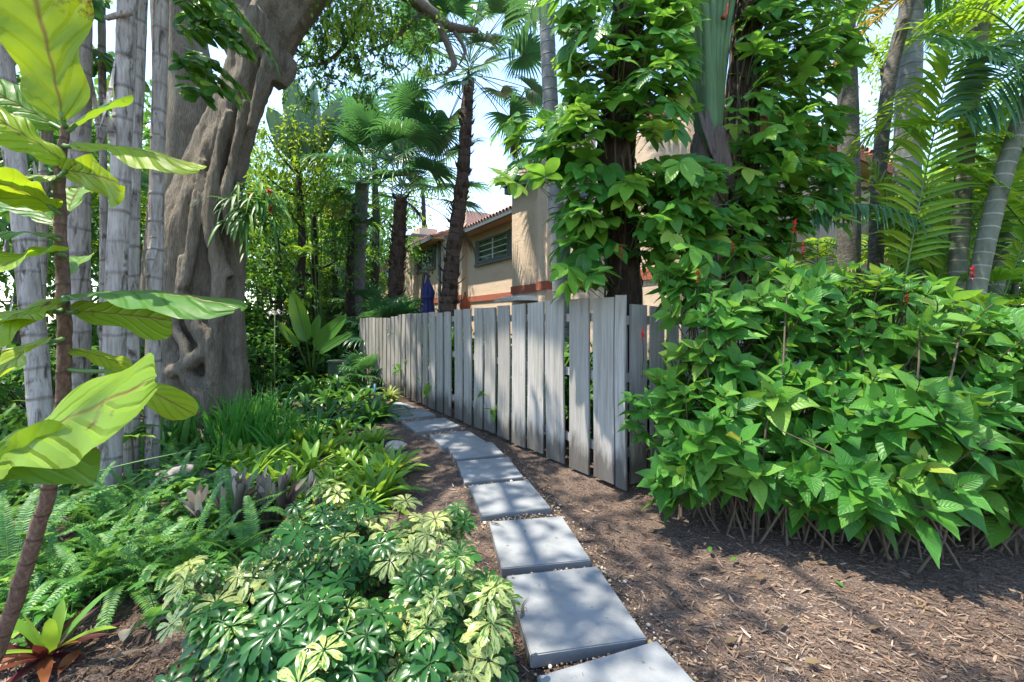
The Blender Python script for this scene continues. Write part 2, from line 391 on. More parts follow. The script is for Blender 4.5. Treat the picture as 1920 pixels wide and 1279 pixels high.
def concrete_mat():
    m, t = nt('bluish_concrete'); k = NT(t)
    pos = k.geo()
    n = k.noise(pos, 3.2, 6, .65); f = k.noise(pos, 140, 3, .7); s = k.noise(pos, 26, 5, .7)
    col = k.ramp(n, [(.3, (.165, .175, .182)), (.5, (.225, .236, .243)), (.75, (.285, .294, .298))])
    col = k.mix(k.math('MULTIPLY', f, .35), col, (.10, .108, .115))
    col = k.mix(k.math('MULTIPLY', k.math('SUBTRACT', s, .60, clamp=True), 4.5, clamp=True), col, (.13, .12, .105))
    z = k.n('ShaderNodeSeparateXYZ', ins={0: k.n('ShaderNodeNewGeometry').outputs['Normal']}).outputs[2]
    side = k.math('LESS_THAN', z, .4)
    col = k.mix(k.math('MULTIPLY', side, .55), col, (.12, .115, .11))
    p = k.n('ShaderNodeBsdfPrincipled', ins={'Base Color': col, 'Roughness': .8, 'Specular IOR Level': .25})
    t.links.new(k.bump(k.math('ADD', f, n), .35, .004), p.inputs['Normal'])
    k.out(p.outputs[0]); return m
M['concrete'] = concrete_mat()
def stucco(name, col):
    m, t = nt(name); k = NT(t)
    pos = k.geo()
    n = k.noise(pos, 6, 6, .6); f = k.noise(pos, 45, 4, .6); st = k.noise(k.mapping(pos, (2.5, 2.5, .25)), 1, 4, .6)
    c = k.n('ShaderNodeRGB'); c.outputs[0].default_value = (*col, 1)
    cc = k.mix(k.math('MULTIPLY', n, .35), c.outputs[0], tuple(x * .72 for x in col))
    cc = k.mix(k.math('MULTIPLY', k.math('SUBTRACT', st, .52, clamp=True), 2.0, clamp=True), cc, tuple(x * .78 for x in col))
    p = k.n('ShaderNodeBsdfPrincipled', ins={'Base Color': cc, 'Roughness': .9, 'Specular IOR Level': .2})
    t.links.new(k.bump(k.math('ADD', n, f), .8, .03), p.inputs['Normal'])
    k.out(p.outputs[0]); return m
M['stucco'] = stucco('beige_stucco', (.62, .485, .36))
M['pink'] = stucco('pink_stucco', (.60, .44, .36))
M['peach'] = stucco('peach_soffit', (.58, .38, .22))
M['terra'] = stucco('terracotta_band', (.36, .12, .075))
M['trim'] = simple('slate_trim', (.10, .115, .12), .5, (8, .2))
M['tile'] = simple('clay_tile', (.40, .20, .13), .8, (5, .55), (.5, .02))
M['glass'] = simple('window_glass', (.02, .024, .028), .08, spec=.6)
M['white'] = simple('white_paint', (.65, .66, .66), .5, (10, .15))
M['navy'] = simple('navy_canvas', (.025, .03, .13), .85, (20, .3))
M['rust'] = simple('orange_canvas', (.42, .11, .05), .85, (20, .3))
M['metal'] = simple('dark_metal', (.05, .05, .055), .45, metal=.6)
M['boxgreen'] = simple('utility_green', (.06, .10, .065), .5, (10, .2))
M['bluestake'] = simple('blue_paint', (.04, .14, .2), .5)
M['rock'] = simple('grey_rock', (.20, .185, .17), .9, (9, .6), (.9, .03))
M['palerock'] = simple('pale_rock', (.42, .36, .30), .9, (9, .5), (.9, .03))
M['lizard'] = simple('lizard_skin', (.10, .085, .06), .6, (60, .5), (.5, .003))
M['dead'] = leaf_mat('dead_bract', [(0, (.10, .08, .06)), (.5, (.24, .21, .165)), (.9, (.40, .37, .31)), (1, (.22, .07, .06))], (.3, .2, .15), .25, .7)

# ------------------------------------------------------------------ ground
def hn(x, y):
    return .018 * np.sin(1.7 * x + .6) * np.cos(1.3 * y) + .012 * np.sin(4.1 * x + 2.2 * y) + .006 * np.sin(9 * x - 7 * y)
PATHC = None
def build_ground():
    xs = np.concatenate([[-400, -150, -60, -25], np.arange(-12, 12.01, .12), [25, 60, 150, 400]])
    ys = np.concatenate([[-400, -100, -20, -4], np.arange(-1, 16.01, .12), [25, 50, 120, 400]])
    X, Yg = np.meshgrid(xs, ys); Z = np.where((abs(X) < 12.2) & (Yg > -1.1) & (Yg < 16.1), hn(X, Yg), 0) - .02
    V = np.stack([X, Yg, Z], -1).reshape(-1, 3); nx = len(xs)
    i, j = np.meshgrid(np.arange(len(ys) - 1), np.arange(nx - 1), indexing='ij')
    a = (i * nx + j).ravel(); Q = np.stack([a, a + 1, a + nx + 1, a + nx], 1)
    mb = MB(); mb.add(V, Q); tag(mb.obj('ground', M['ground']), kind='structure')
build_ground()

# ------------------------------------------------------------------ stepping slabs
slabq = [
 [(1006, 1266), (1217, 1203), None, None],
 [(949, 1078), (1121, 1059), (1212, 1195), (995, 1229)],
 [(915, 977), (1052, 966), (1110, 1048), (943, 1066)],
 [(878, 910), (988, 900), (1036, 952), (906, 969)],
 [(852, 865), (950, 857), (985, 895), (876, 905)],
 [(835, 835), (921.5, 830.5), (950, 854), (856, 860)],
 [(803, 816), (882, 810), (912, 829), (833, 838)],
 [(754, 786), (815, 779), (873, 806), (800, 815)],
 [(722, 773), (788, 768), (811, 778), (752, 785)],
 [(690, 763), (752, 756), (775, 763), (712, 771)],
]
ZT = .035
slab_label = [
 'bluish concrete slab cut off by the bottom edge of the picture',
 'largest looking slab shown whole, a dark lizard near its corner beside the variegated shrub',
 'concrete slab with a small thin lizard at its far corner, one beyond the largest slab',
 'concrete slab third beyond the cut-off one, wide pebble joint in front of it',
 'concrete slab fourth beyond the cut-off one, level with the near end of the grey fence',
 'concrete slab fifth beyond the cut-off one, first of the twisting ones, showing its thick side',
 'concrete slab sixth beyond the cut-off one, wedged askew where the path bends',
 'sunlit slab seventh beyond the cut-off one, on the bend along the fence',
 'slab eighth beyond the cut-off one, next to the dark bromeliads',
 'small looking last slab at the far end of the path, half hidden by bromeliads']
slab_rects = []
for i, q in enumerate(slabq):
    if i == 0:
        a = G(*q[0], ZT); b = G(*q[1], ZT); e = norm(b - a); f = V3(e[1], -e[0], 0)
        c = a + e * .31 + f * .31; ang = math.atan2(e[1], e[0]); sx = sy = .62
    else:
        p = [G(*c, ZT) for c in q]
        c = sum(p) / 4; e = norm((p[1] - p[0]) + (p[2] - p[3])); f2 = norm((p[3] - p[0]) + (p[2] - p[1]))
        ang = math.atan2(e[1], e[0]); 
        sx = (np.linalg.norm(p[1] - p[0]) + np.linalg.norm(p[2] - p[3])) / 2
        fy = V3(e[1], -e[0], 0)
        sy = (abs(np.dot(p[3] - p[0], fy)) + abs(np.dot(p[2] - p[1], fy))) / 2
        sx = min(max(sx, .56), .66); sy = min(max(sy, .5), .64)
        if i >= 7: sx, sy = .66, .62
    slab_rects.append((c, ang, sx, sy))
import bmesh
for i in range(5, len(slab_rects)):
    c, ang, sx, sy = slab_rects[i]; a_ = slab_rects[i - 1][0]; b_ = slab_rects[min(i + 1, len(slab_rects) - 1)][0]; tn = norm((b_ - a_) * V3(1, 1, 0)); an2 = math.atan2(-tn[0], tn[1])
    if i > 5: sy = min(.66, max(.42, np.linalg.norm(c - a_) - slab_rects[i - 1][3] / 2) + .0) if False else min(.64, np.linalg.norm(b_ - a_) / (2 if i + 1 < len(slab_rects) else 1) - .012)
    slab_rects[i] = (c, .35 * ang + .65 * an2, sx, sy)
for i, (c, ang, sx, sy) in enumerate(slab_rects):
    bm = bmesh.new(); bmesh.ops.create_cube(bm, size=1)
    for v in bm.verts: v.co = Vector((v.co.x * sx, v.co.y * sy, v.co.z * .065))
    ed = [e_ for e_ in bm.edges if len(e_.link_faces) == 2 and e_.calc_face_angle(0) > 1]
    bmesh.ops.bevel(bm, geom=ed, offset=.005, segments=2, affect='EDGES')
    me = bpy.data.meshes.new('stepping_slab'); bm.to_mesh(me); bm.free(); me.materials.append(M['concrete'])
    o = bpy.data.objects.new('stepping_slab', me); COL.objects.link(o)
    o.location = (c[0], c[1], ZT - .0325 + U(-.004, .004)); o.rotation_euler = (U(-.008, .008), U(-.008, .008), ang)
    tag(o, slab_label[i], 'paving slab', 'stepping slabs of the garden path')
def in_slab(x, y, pad=0.0):
    r = np.zeros(len(x), bool)
    for c, a, sx, sy in slab_rects:
        dx, dy = x - c[0], y - c[1]
        lx = dx * math.cos(a) + dy * math.sin(a); ly = -dx * math.sin(a) + dy * math.cos(a)
        r |= (abs(lx) < sx / 2 + pad) & (abs(ly) < sy / 2 + pad)
    return r

# mulch slivers and pebbles
def scatter_ground(n, Ymin, Ymax, xl=-1.3, xr=1.3, power=1.6):
    Y = Ymin * (Ymax / Ymin) ** (U(0, 1, n) ** (1 / power) if power != 1 else U(0, 1, n))
    X = U(xl, xr, n) * Y
    return X, Y
def build_chips():
    X, Y = scatter_ground(125000, 1.25, 9.5, -1.5, 1.75, 1.0)
    ins = in_slab(X, Y, -.01); keep = ~ins | (R.random(len(X)) < .012); X, Y, ins = X[keep], Y[keep], ins[keep]; N = len(X)
    mb = MB()
    az = np.where(U(0, 1, N) < .5, U(0, 2 * PI, N), R.normal(2.6, .6, N)); el = R.normal(0, .16, N)
    L = np.exp(R.normal(-3.4, .55, N)); L = np.clip(L * .85, .010, .075)
    W = np.clip(L * U(.05, .22, N), .0025, .014)
    base = np.stack([X, Y, np.where(ins, ZT + .003, hn(X, Y) - .02 + U(.002, .018, N))], 1); el = np.where(ins, 0, el); L = np.where(ins, L * .55, L)
    leaves(mb, base, azel(az, el), np.tile(V3(0, 0, 1), (N, 1)) + R.normal(0, .5, (N, 3)), L, W, U(-.3, .9, N), 'strap', 2, .3, np.clip(R.beta(1.6, 2.2, N) + .22 * np.sin(2.3 * X + 1.1 * Y + 1.5 * np.sin(1.9 * Y)) * np.sin(2.9 * Y - 1.2 * X), 0, 1), flat=False, power=1)
    tag(mb.obj('mulch_chips', M['chips'], smooth=False), 'loose shredded bark mulch over the beds', 'mulch', kind='stuff')
build_chips()
def ico():
    bm = bmesh.new(); bmesh.ops.create_icosphere(bm, subdivisions=1, radius=1)
    V = np.array([v.co[:] for v in bm.verts]); T = np.array([[v.index for v in f.verts] for f in bm.faces]); bm.free(); return V, T
IV, IT = ico()
def build_pebbles():
    mb = MB()
    pts = []
    for a, b in zip(slab_rects[:-1], slab_rects[1:]):
        c = (a[0] + b[0]) / 2; ang = (a[1] + b[1]) / 2
        n = 330
        lx = U(-.31, .36, n); ly = R.normal(0, .06, n)
        pts.append(np.stack([c[0] + lx * math.cos(ang) - ly * math.sin(ang), c[1] + lx * math.sin(ang) + ly * math.cos(ang)], 1))
    e = slab_rects
    for c, a, sx, sy in slab_rects[:6]:
        n = 70; lx = sx / 2 + np.abs(R.normal(0, .09, n)) ; ly = U(-.3, .3, n)
        pts.append(np.stack([c[0] + lx * math.cos(a) - ly * math.sin(a), c[1] + lx * math.sin(a) + ly * math.cos(a)], 1))
    p = np.concatenate(pts); p = p[~in_slab(p[:, 0], p[:, 1], .004)]
    for x, y in p:
        s = np.exp(R.normal(-5.05, .35)); sc3 = s * U(.6, 1.2, 3) * V3(1, 1, .7)
        mb.add(IV * sc3 * (1 + R.normal(0, .08, (len(IV), 1))) + V3(x, y, hn(x, y) - .02 + .012 + U(0, .01)), T=IT, A=np.tile([0, 0, U(0, 1)], (len(IV), 1)))
    tag(mb.obj('gravel', M['pebble']), 'tan pea gravel in the joints of the slab path', 'gravel', kind='stuff')
build_pebbles()

# ------------------------------------------------------------------ fence
FA0, FA1 = V3(.99, 3.93, 0), V3(-2.33, 8.9, 0)
fu = norm(FA1 - FA0); fn = V3(-fu[1], fu[0], 0); fn = fn if fn[1] < 0 else -fn     # fn points to the path side
def fs(px):
    k = (px - 960) / FP; return (k * FA0[1] - FA0[0]) / (fu[0] - k * fu[1])
def board(mb, o, u, n, s0, s1, z0, z1, th, rnd, lean=0.0, warp=0.0):
    """slightly warped weathered board made of a few rows"""
    rows = 7; V = []; A = []
    for i in range(rows):
        t = i / (rows - 1); z = z0 + (z1 - z0) * t
        off = n * (warp * math.sin(t * PI) + .004 * math.sin(5 * t + rnd * 9)); sh = lean * t + .002 * math.sin(7 * t + rnd * 20)
        for (a, b) in ((s0, 0), (s1, 0), (s1, th), (s0, th)):
            zz = z + ((a == s1) * U(-.004, .004) + .006 * math.sin(rnd * 40 + a * 9) if i == rows - 1 else 0)
            V.append(o + u * (a + sh) + n * b + off + V3(0, 0, zz)); A.append((t, 0, rnd))
    Q = [(3, 2, 1, 0)]; e = (rows - 1) * 4; Q.append((e, e + 1, e + 2, e + 3))
    for i in range(rows - 1):
        for j in range(4):
            a = i * 4 + j; b = i * 4 + (j + 1) % 4; Q.append((a, b, b + 4, a + 4))
    mb.add(V, Q, A=A)
def build_fence():
    root = thing('board_fence', 'tall weathered grey board fence running along the slab path with dark gaps between boards', 'fence', (.99, 3.93, 0))
    edges = [(1156, 1176), (1115, 1154), (1070, 1107), (1026, 1060), (991, 1021), (962, 987), (935, 957), (910, 930), (890, 907), (871, 886), (854, 869),
             (835, 847), (820, 832), (805, 817), (794, 803), (784, 792), (773, 782), (763, 771), (755, 761.5), (748, 753)]
    LA = np.linalg.norm(FA1 - FA0)
    ss = []
    for a, b in edges:
        s0, s1 = fs(b), fs(a); g_ = .05 * (s1 - s0) if a < 900 else .004; ss.append((s0 + g_, s1 - g_))
    for i, (s0, s1) in enumerate(ss):
        sm = (s0 + s1) / 2; zt = 1.785 - .10 * sm / LA + U(-.02, .012)
        mb = MB(); board(mb, FA0, fu, fn, s0, s1, .02 + U(0, .03) - hn(0, 0) * 0, zt, .022, U(0, 1), U(-.012, .012), U(-.008, .008))
        mb.obj('board', M['wood'], root, smooth=False)
    for z in (.28, .98, 1.55):
        mb = MB(); mb.box(FA0 - fn * .062 + V3(0, 0, z) + fu * .03, fu * (LA - .03), fn * .04, V3(0, 0, .085), .3); mb.obj('rail', M['wood'], root, smooth=False)
    for s in (.28, 2.5, 4.3, LA - .05):
        mb = MB(); mb.box(FA0 - fn * .25 + fu * s, fu * .09, fn * .09, V3(0, 0, 1.6), U(0, 1)); mb.obj('post', M['wood'], root, smooth=False)
    # return behind the big shrub
    rb = thing('board_fence', 'short grey board fence return half hidden behind the big red-flowered shrub', 'fence', (1.1, 4.0, 0))
    bu = -fn; bn = fu * -1.0
    s = .07
    B0 = FA0 + bu * .06
    while s < 3.6:
        w = U(.16, .23); mb = MB(); board(mb, B0, bu, bn, s, s + w, .03, 1.70 + U(-.025, .015), .022, U(0, 1), U(-.01, .01)); mb.obj('board', M['wood'], rb, smooth=False)
        s += w + U(.045, .075)
    for z in (.28, .98, 1.52):
        mb = MB(); mb.box(B0 - bn * .045 + V3(0, 0, z), bu * 3.6, bn * .04, V3(0, 0, .085), .6); mb.obj('rail', M['wood'], rb, smooth=False)
    mb = MB(); mb.box(B0 - bn * .14 + bu * .02, bu * .09, bn * .09, V3(0, 0, 1.6), .4); mb.obj('post', M['wood'], rb, smooth=False)
    # far piece turning back
    rc = thing('board_fence', 'far narrow run of grey board fence turning away behind the small fan palm', 'fence', FA1)
    C1 = V3(-3.75, 10.5, 0); cu = norm(C1 - FA1); cn = V3(-cu[1], cu[0], 0); cn = cn if cn[1] < 0 else -cn
    s = .05; LC = np.linalg.norm(C1 - FA1)
    while s < LC:
        mb = MB(); board(mb, FA1, cu, cn, s, s + .15, .02, 1.64 + U(-.02, .02), .022, U(0, 1)); mb.obj('board', M['wood'], rc, smooth=False); s += .19
    for z in (.3, 1.4):
        mb = MB(); mb.box(FA1 - cn * .05 + V3(0, 0, z), cu * LC, cn * .04, V3(0, 0, .085), .3); mb.obj('rail', M['wood'], rc, smooth=False)
build_fence()

# ------------------------------------------------------------------ townhouses
hu, hnr = norm(V3(-.6, 1, 0)), norm(V3(-1, -.6, 0))
HO = V3(0, 16, 0)
def hp(s, d, z): return HO + hu * s + hnr * d + V3(0, 0, z)
def hs(px, d):
    k = (px - 960) / FP; o = HO + hnr * d
    return (k * o[1] - o[0]) / (hu[0] - k * hu[1])
def wallbox(mb, s0, s1, d0, d1, z0, z1): mb.box(hp(s0, d0, z0), hu * (s1 - s0), hnr * (d1 - d0), V3(0, 0, z1 - z0))
def wpart(name, mat, root, *boxes):
    mb = MB()
    for b in boxes: wallbox(mb, *b)
    return mb.obj(name, mat, root, smooth=False)
def window(root, s0, s1, z0, z1, d, cols=2, rows=3, shutter=True):
    f = .07
    fr = wpart('window', M['trim'], root, (s0, s1, d, d + .06, z0, z0 + f), (s0, s1, d, d + .06, z1 - f, z1), (s0, s0 + f, d, d + .062, z0 + f, z1 - f), (s1 - f, s1, d, d + .062, z0 + f, z1 - f))
    wpart('pane', M['glass'], fr, (s0 + f, s1 - f, d + .005, d + .015, z0 + f, z1 - f))
    mb = MB()
    for i in range(1, cols):
        sm = s0 + (s1 - s0) * i / cols; wallbox(mb, sm - .03, sm + .03, d + .016, d + .045, z0 + f, z1 - f)
    for j in range(1, rows):
        zm = z0 + (z1 - z0) * j / rows
        for i in range(cols):
            a = s0 + (s1 - s0) * i / cols + (.03 if i else f); b = s0 + (s1 - s0) * (i + 1) / cols - (.03 if i < cols - 1 else f)
            wallbox(mb, a, b, d + .016, d + .036, zm - .015, zm + .015)
    mb.obj('muntin', M['white'], fr, smooth=False)
    if shutter:
        w = .34
        for a in (s0 - w - .02, s1 + .02):
            mb = MB(); wallbox(mb, a, a + w, d + .002, d + .045, z0 - .03, z1 + .03)
            n = 14
            for j in range(n):
                z = z0 + (z1 - z0) * (j + .15) / n; wallbox(mb, a + .04, a + w - .04, d + .045, d + .06, z, z + (z1 - z0) / n * .6)
            mb.obj('shutter', M['trim'], root, smooth=False)
        wpart('sill', M['trim'], root, (s0 - w - .02, s1 + w + .02, d + .002, d + .1, z0 - .13, z0 - .035))
def tile_roof(root, o, along, back, length, depth, pitch, name='roof'):
    """barrel tile slope: o = eave start, along = eave direction, back = up-slope horizontal direction"""
    up = norm(back * math.cos(pitch) + V3(0, 0, math.sin(pitch))); nrm = norm(np.cross(along, up)); nrm = nrm if nrm[2] > 0 else -nrm
    mb = MB(); mb.box(o - nrm * .06, along * length, up * depth, nrm * .05)
    roof = mb.obj(name, M['tile'], root, smooth=False)
    mb = MB(); pitchw = .24; n = int(length / pitchw); th = np.linspace(0, PI, 6)
    rows = max(2, int(depth / .42))
    for i in range(n):
        for j in range(rows):
            c = o + along * (pitchw * (i + .5)) + up * (j * .42 - .06) + nrm * (.012)
            ring0 = c + np.cos(th)[:, None] * along * .09 + np.sin(th)[:, None] * nrm * .085
            c2 = c + up * .46 + nrm * -.018; ring1 = c2 + np.cos(th)[:, None] * along * .075 + np.sin(th)[:, None] * nrm * .07
            r_ = U(0, 1); k = len(th)
            mb.add(np.concatenate([ring0, ring1]), [(a, a + 1, a + k + 1, a + k) for a in range(k - 1)], A=np.tile([0, 0, r_], (2 * k, 1)))
    mb.obj('tiles', M['tile'], roof)
    return roof
def build_houses():
    EZ = 5.45
    # near house: recessed bay with the wide window, tower beside it and the flank wall
    r1 = thing('townhouse', 'beige stucco townhouse with the widest shuttered window and a square tower', 'house', hp(-4, 1.2, 0), 'row of stucco townhouses')
    sA = hs(868, 0); cs = -8.79
    wpart('wall', M['stucco'], r1, (-6, sA + .3, -.3, 0, 0, EZ))
    st = hs(960, 1.2)
    wpart('tower', M['stucco'], r1, (cs, st, -.3, 1.2, 0, EZ + .15))
    # pilaster on the tower front
    s1, s2 = hs(1026, 1.45), hs(1008, 1.45)
    wpart('pilaster', M['stucco'], r1, (s1, s2, 1.2, 1.45, 0, EZ + .55))
    wpart('fascia', M['trim'], r1, (s2 + .01, st + .12, 1.203, 1.42, EZ + .16, EZ + .36), (s2 + .01, st + .12, 1.203, 1.5, EZ + .363, EZ + .42))
    wpart('chimney', M['stucco'], r1, (s2 - .9, st - .25, .1, 1.1, EZ + .15, EZ + 1.15))
    wpart('cornice', M['trim'], r1, (s2 - .95, st - .2, .05, 1.15, EZ + 1.152, EZ + 1.2))
    # terracotta band
    wpart('band', M['terra'], r1, (-4.6, sA, .003, .05, 2.42, 2.66), (cs, st, 1.203, 1.25, 2.42, 2.66), (s1 - .003, s2 + .003, 1.253, 1.5, 2.42, 2.66))
    window(r1, .22, 2.72, 4.05, 5.0, 0, 2, 4)
    wpart('soffit', M['peach'], r1, (st, sA, .01, .62, EZ - .12, EZ - .06))
    wpart('gutter', M['trim'], r1, (st + .01, sA + .2, .62, .74, EZ - .18, EZ + .0))
    mb = MB(); tube(mb, [hp(sA - .35, .08, z) for z in np.linspace(.1, EZ - .1, 5)], .055, 8); mb.obj('downspout', M['trim'], r1)
    tile_roof(r1, hp(st, .7, EZ), hu, -hnr, sA - st + .3, 3.2, math.radians(21))
    # upper parapet wall behind the tiles
    wpart('parapet', M['pink'], r1, (sA - .6, sA + .2, -3.2, .1, EZ, EZ + 1.1)); 
    # ground floor opening, awning, small window
    window(r1, 1.2, 2.5, .9, 2.12, 0, 1, 2, False)
    sa, sb = hs(1006, 1.5), hs(958, 1.5)
    wpart('awning', M['white'], r1, (sa, sb, 1.205, 2.1, 2.14, 2.22), (sa + .1, sb - .1, 1.205, 1.9, 2.223, 2.28))
    wpart('door', M['glass'], r1, (sa + .2, sb - .3, 1.203, 1.23, 0, 2.05))
    # flank wall to the right
    C = hp(cs, 1.2, 0); fd = -hnr
    mb = MB(); mb.box(C, fd * 15, hu * .3, V3(0, 0, EZ + .1)); mb.obj('wall', M['pink'], r1, smooth=False)
    mb = MB(); mb.box(C - hu * .05 + V3(0, 0, 2.38) + fd * .01, fd * 14.9, hu * .047, V3(0, 0, .22)); mb.obj('band', M['terra'], r1, smooth=False)
    mb = MB(); mb.box(C - hu * .55 + V3(0, 0, EZ - .12), fd * 15, hu * .53, V3(0, 0, .06)); mb.obj('soffit', M['peach'], r1, smooth=False)
    mb = MB(); mb.box(C - hu * .62 + V3(0, 0, EZ - .15), fd * 15, hu * .06, V3(0, 0, .2)); mb.obj('fascia', M['terra'], r1, smooth=False)
    tile_roof(r1, C - hu * .6 + V3(0, 0, EZ + .08), fd, hu, 15, 3.4, math.radians(20))
    mb = MB(); o = C + fd * 8.6 - hu * .1; mb.box(o + V3(0, 0, EZ), fd * 1.6, hu * 2.6, V3(0, 0, 1.0)); mb.obj('parapet', M['pink'], r1, smooth=False)
    # middle house
    r2 = thing('townhouse', 'middle beige townhouse with one shuttered window above the navy umbrella, partly behind a palm trunk', 'house', hp(8, 1.2, 0), 'row of stucco townhouses')
    dB = .25; EB = 5.72; b0, b1 = hs(866, dB), hs(776, dB)
    wpart('wall', M['stucco'], r2, (b0, b1, -.5, dB, 0, EB))
    s0, s1 = hs(813, dB), hs(787, dB)
    window(r2, s0, s1, 4.42, 5.48, dB, 2, 3)
    wpart('band', M['terra'], r2, (b0, b1, dB + .003, dB + .05, 2.5, 2.76))
    wpart('soffit', M['peach'], r2, (hs(834, dB), b1, dB + .003, dB + .6, EB - .12, EB - .06))
    wpart('gutter', M['trim'], r2, (hs(834, dB), b1, dB + .6, dB + .72, EB - .18, EB))
    mb = MB(); sd = hs(826, dB); tube(mb, [hp(sd, dB + .07, z) for z in np.linspace(.1, EB - .1, 5)], .07, 8); mb.obj('downspout', M['trim'], r2)
    tile_roof(r2, hp(hs(836, dB), dB + .66, EB), hu, -hnr, b1 - hs(836, dB), 3.2, math.radians(21))
    wpart('parapet', M['pink'], r2, (b0 + .1, b0 + 2.2, -2.8, -.1, EB, EB + .8)); wpart('cap', M['tile'], r2, (b0, b0 + 2.3, -2.9, 0, EB + .803, EB + .9))
    dT = .5; t0, t1 = hs(776, dT), hs(757, dT)
    wpart('tower', M['stucco'], r2, (t0, t1, -.5, dT, 0, EB + .7)); wpart('fascia', M['trim'], r2, (t0 - .1, t1 + .1, -.4, dT + .1, EB + .703, EB + .85))
    wpart('chimney', M['stucco'], r2, (t0 + .2, t1 - .3, -1.0, dT - .4, EB + .853, EB + 1.3))
    # far house
    r3 = thing('townhouse', 'farthest orange beige townhouse with a low tiled eave, beyond the trunks of the fan palms', 'house', hp(18, .25, 0), 'row of stucco townhouses')
    dC = .25; EC = 5.75; c0, c1 = hs(752, dC), hs(706, dC)
    wpart('wall', M['peach'], r3, (c0, c1, -.5, dC, 0, EC)); window(r3, hs(731, dC), hs(720, dC), 4.25, 5.25, dC, 2, 3)
    wpart('gutter', M['trim'], r3, (c0, c1 + .6, dC + .5, dC + .64, EC - .15, EC + .02))
    wpart('soffit', M['peach'], r3, (c0, c1 + .5, dC + .003, dC + .5, EC - .1, EC - .05))
    tile_roof(r3, hp(c0, dC + .56, EC + .02), hu, -hnr, c1 + .6 - c0, 3.0, math.radians(21))
    mb = MB(); tube(mb, [hp(c1 - .1, dC + .06, z) for z in np.linspace(.1, EC - .1, 5)], .06, 8); mb.obj('downspout', M['trim'], r3)
    # low orange garden wall far along the path
    mb = MB(); a = P(700, 603, 17); mb.box((a[0] - 3.4, 17, 0), (3.4, .6, 0), (-.05, .25, 0), (0, 0, 1.75)); tag(mb.obj('garden_wall', M['rust'], smooth=False), 'low orange wall showing between the trunks left of the far fence', 'wall')
build_houses()
def umbrella(name, label, px, ytop, Y, mat, arm):
    top = P(px, ytop, Y); base = V3(top[0], top[1], 0)
    r = thing(name, label, 'umbrella', base, 'closed patio umbrellas')
    pl = lambda L, th, t: 1 + .22 * np.cos(th * 8) * (.4 + t)
    z = np.linspace(0, 1, 12); hgt = 1.35
    pts = [top - V3(0, 0, hgt * t) for t in z]
    mb = MB(); tube(mb, pts, [.03, .07, .13, .17, .15, .13, .14, .16, .17, .19, .20, .18], 40, pl); cv = mb.obj('canopy', mat, r)
    mb = MB(); tube(mb, [top - V3(0, 0, hgt * .34), top - V3(0, 0, hgt * .40)], [.165, .165], 24); mb.obj('tie', mat, cv)
    mb = MB(); tube(mb, [top + V3(0, 0, .08), base], .028, 8); mb.obj('pole', M['metal'], r)
    mb = MB(); tube(mb, [base, base + V3(0, 0, .08)], .3, 20); mb.obj('base', M['metal'], r)
    if arm:
        a = P(px - 12, 595, Y); mb = MB(); tube(mb, spline([V3(a[0], a[1], 0), V3(a[0], a[1], H + .1), top + V3(-.1, 0, .12), top + V3(.06, 0, .04)], 20), .04, 8); mb.obj('arm', M['metal'], r)
umbrella('patio_umbrella', 'closed navy blue cantilever umbrella standing above the fence', 802, 523, 11.5, M['navy'], True)
umbrella('patio_umbrella', 'closed rust orange patio umbrella against the beige wall', 872, 552, 14.5, M['rust'], False)

# ------------------------------------------------------------------ big ficus
from mathutils import noise as mnoise
def fuse(mb, voxel, name, mat, parent, amp=.02, fr=3.0, sm=3):
    me = mb.mesh('tmp', None); o = bpy.data.objects.new('tmp', me); COL.objects.link(o)
    m = o.modifiers.new('r', 'REMESH'); m.mode = 'VOXEL'; m.voxel_size = voxel
    m2 = o.modifiers.new('s', 'SMOOTH'); m2.iterations = sm; m2.factor = .6
    dg = bpy.context.evaluated_depsgraph_get(); me2 = bpy.data.meshes.new_from_object(o.evaluated_get(dg))
    bpy.data.objects.remove(o)
    n = len(me2.vertices); co = np.zeros(n * 3); no = np.zeros(n * 3)
    me2.vertices.foreach_get('co', co); me2.vertices.foreach_get('normal', no); co = co.reshape(-1, 3); no = no.reshape(-1, 3)
    dsp = np.array([mnoise.fractal(Vector((c[0] * fr * 1.6, c[1] * fr * 1.6, c[2] * fr * .22)), .9, 2.0, 4) for c in co])
    co = co + no * (dsp * amp)[:, None]
    me2.vertices.foreach_set('co', co.ravel()); me2.update()
    at = me2.attributes.new('luv', 'FLOAT_VECTOR', 'POINT'); at.data.foreach_set('vector', np.stack([co[:, 2], co[:, 0], co[:, 1]], 1).ravel())
    me2.polygons.foreach_set('use_smooth', np.full(len(me2.polygons), True))
    me2.materials.clear(); me2.materials.append(mat); me2.name = name
    ob = bpy.data.objects.new(name, me2); COL.objects.link(ob); adopt(ob, parent); return ob
def pix(path, default=None):
    """[(px, py, Y, width_px)] -> points, radii"""
    p = np.array([P(a, b, c) for a, b, c, w in path]); r = np.array([w * .5 * c / FP for a, b, c, w in path]); return p, r
def tubepx(mb, path, n=24, sides=14, rfun=None, rnd=0.0):
    p, r = pix(path); pp = spline(p, n); rr = np.interp(np.linspace(0, 1, n), np.linspace(0, 1, len(r)), r); tube(mb, pp, rr, sides, rfun, rnd)
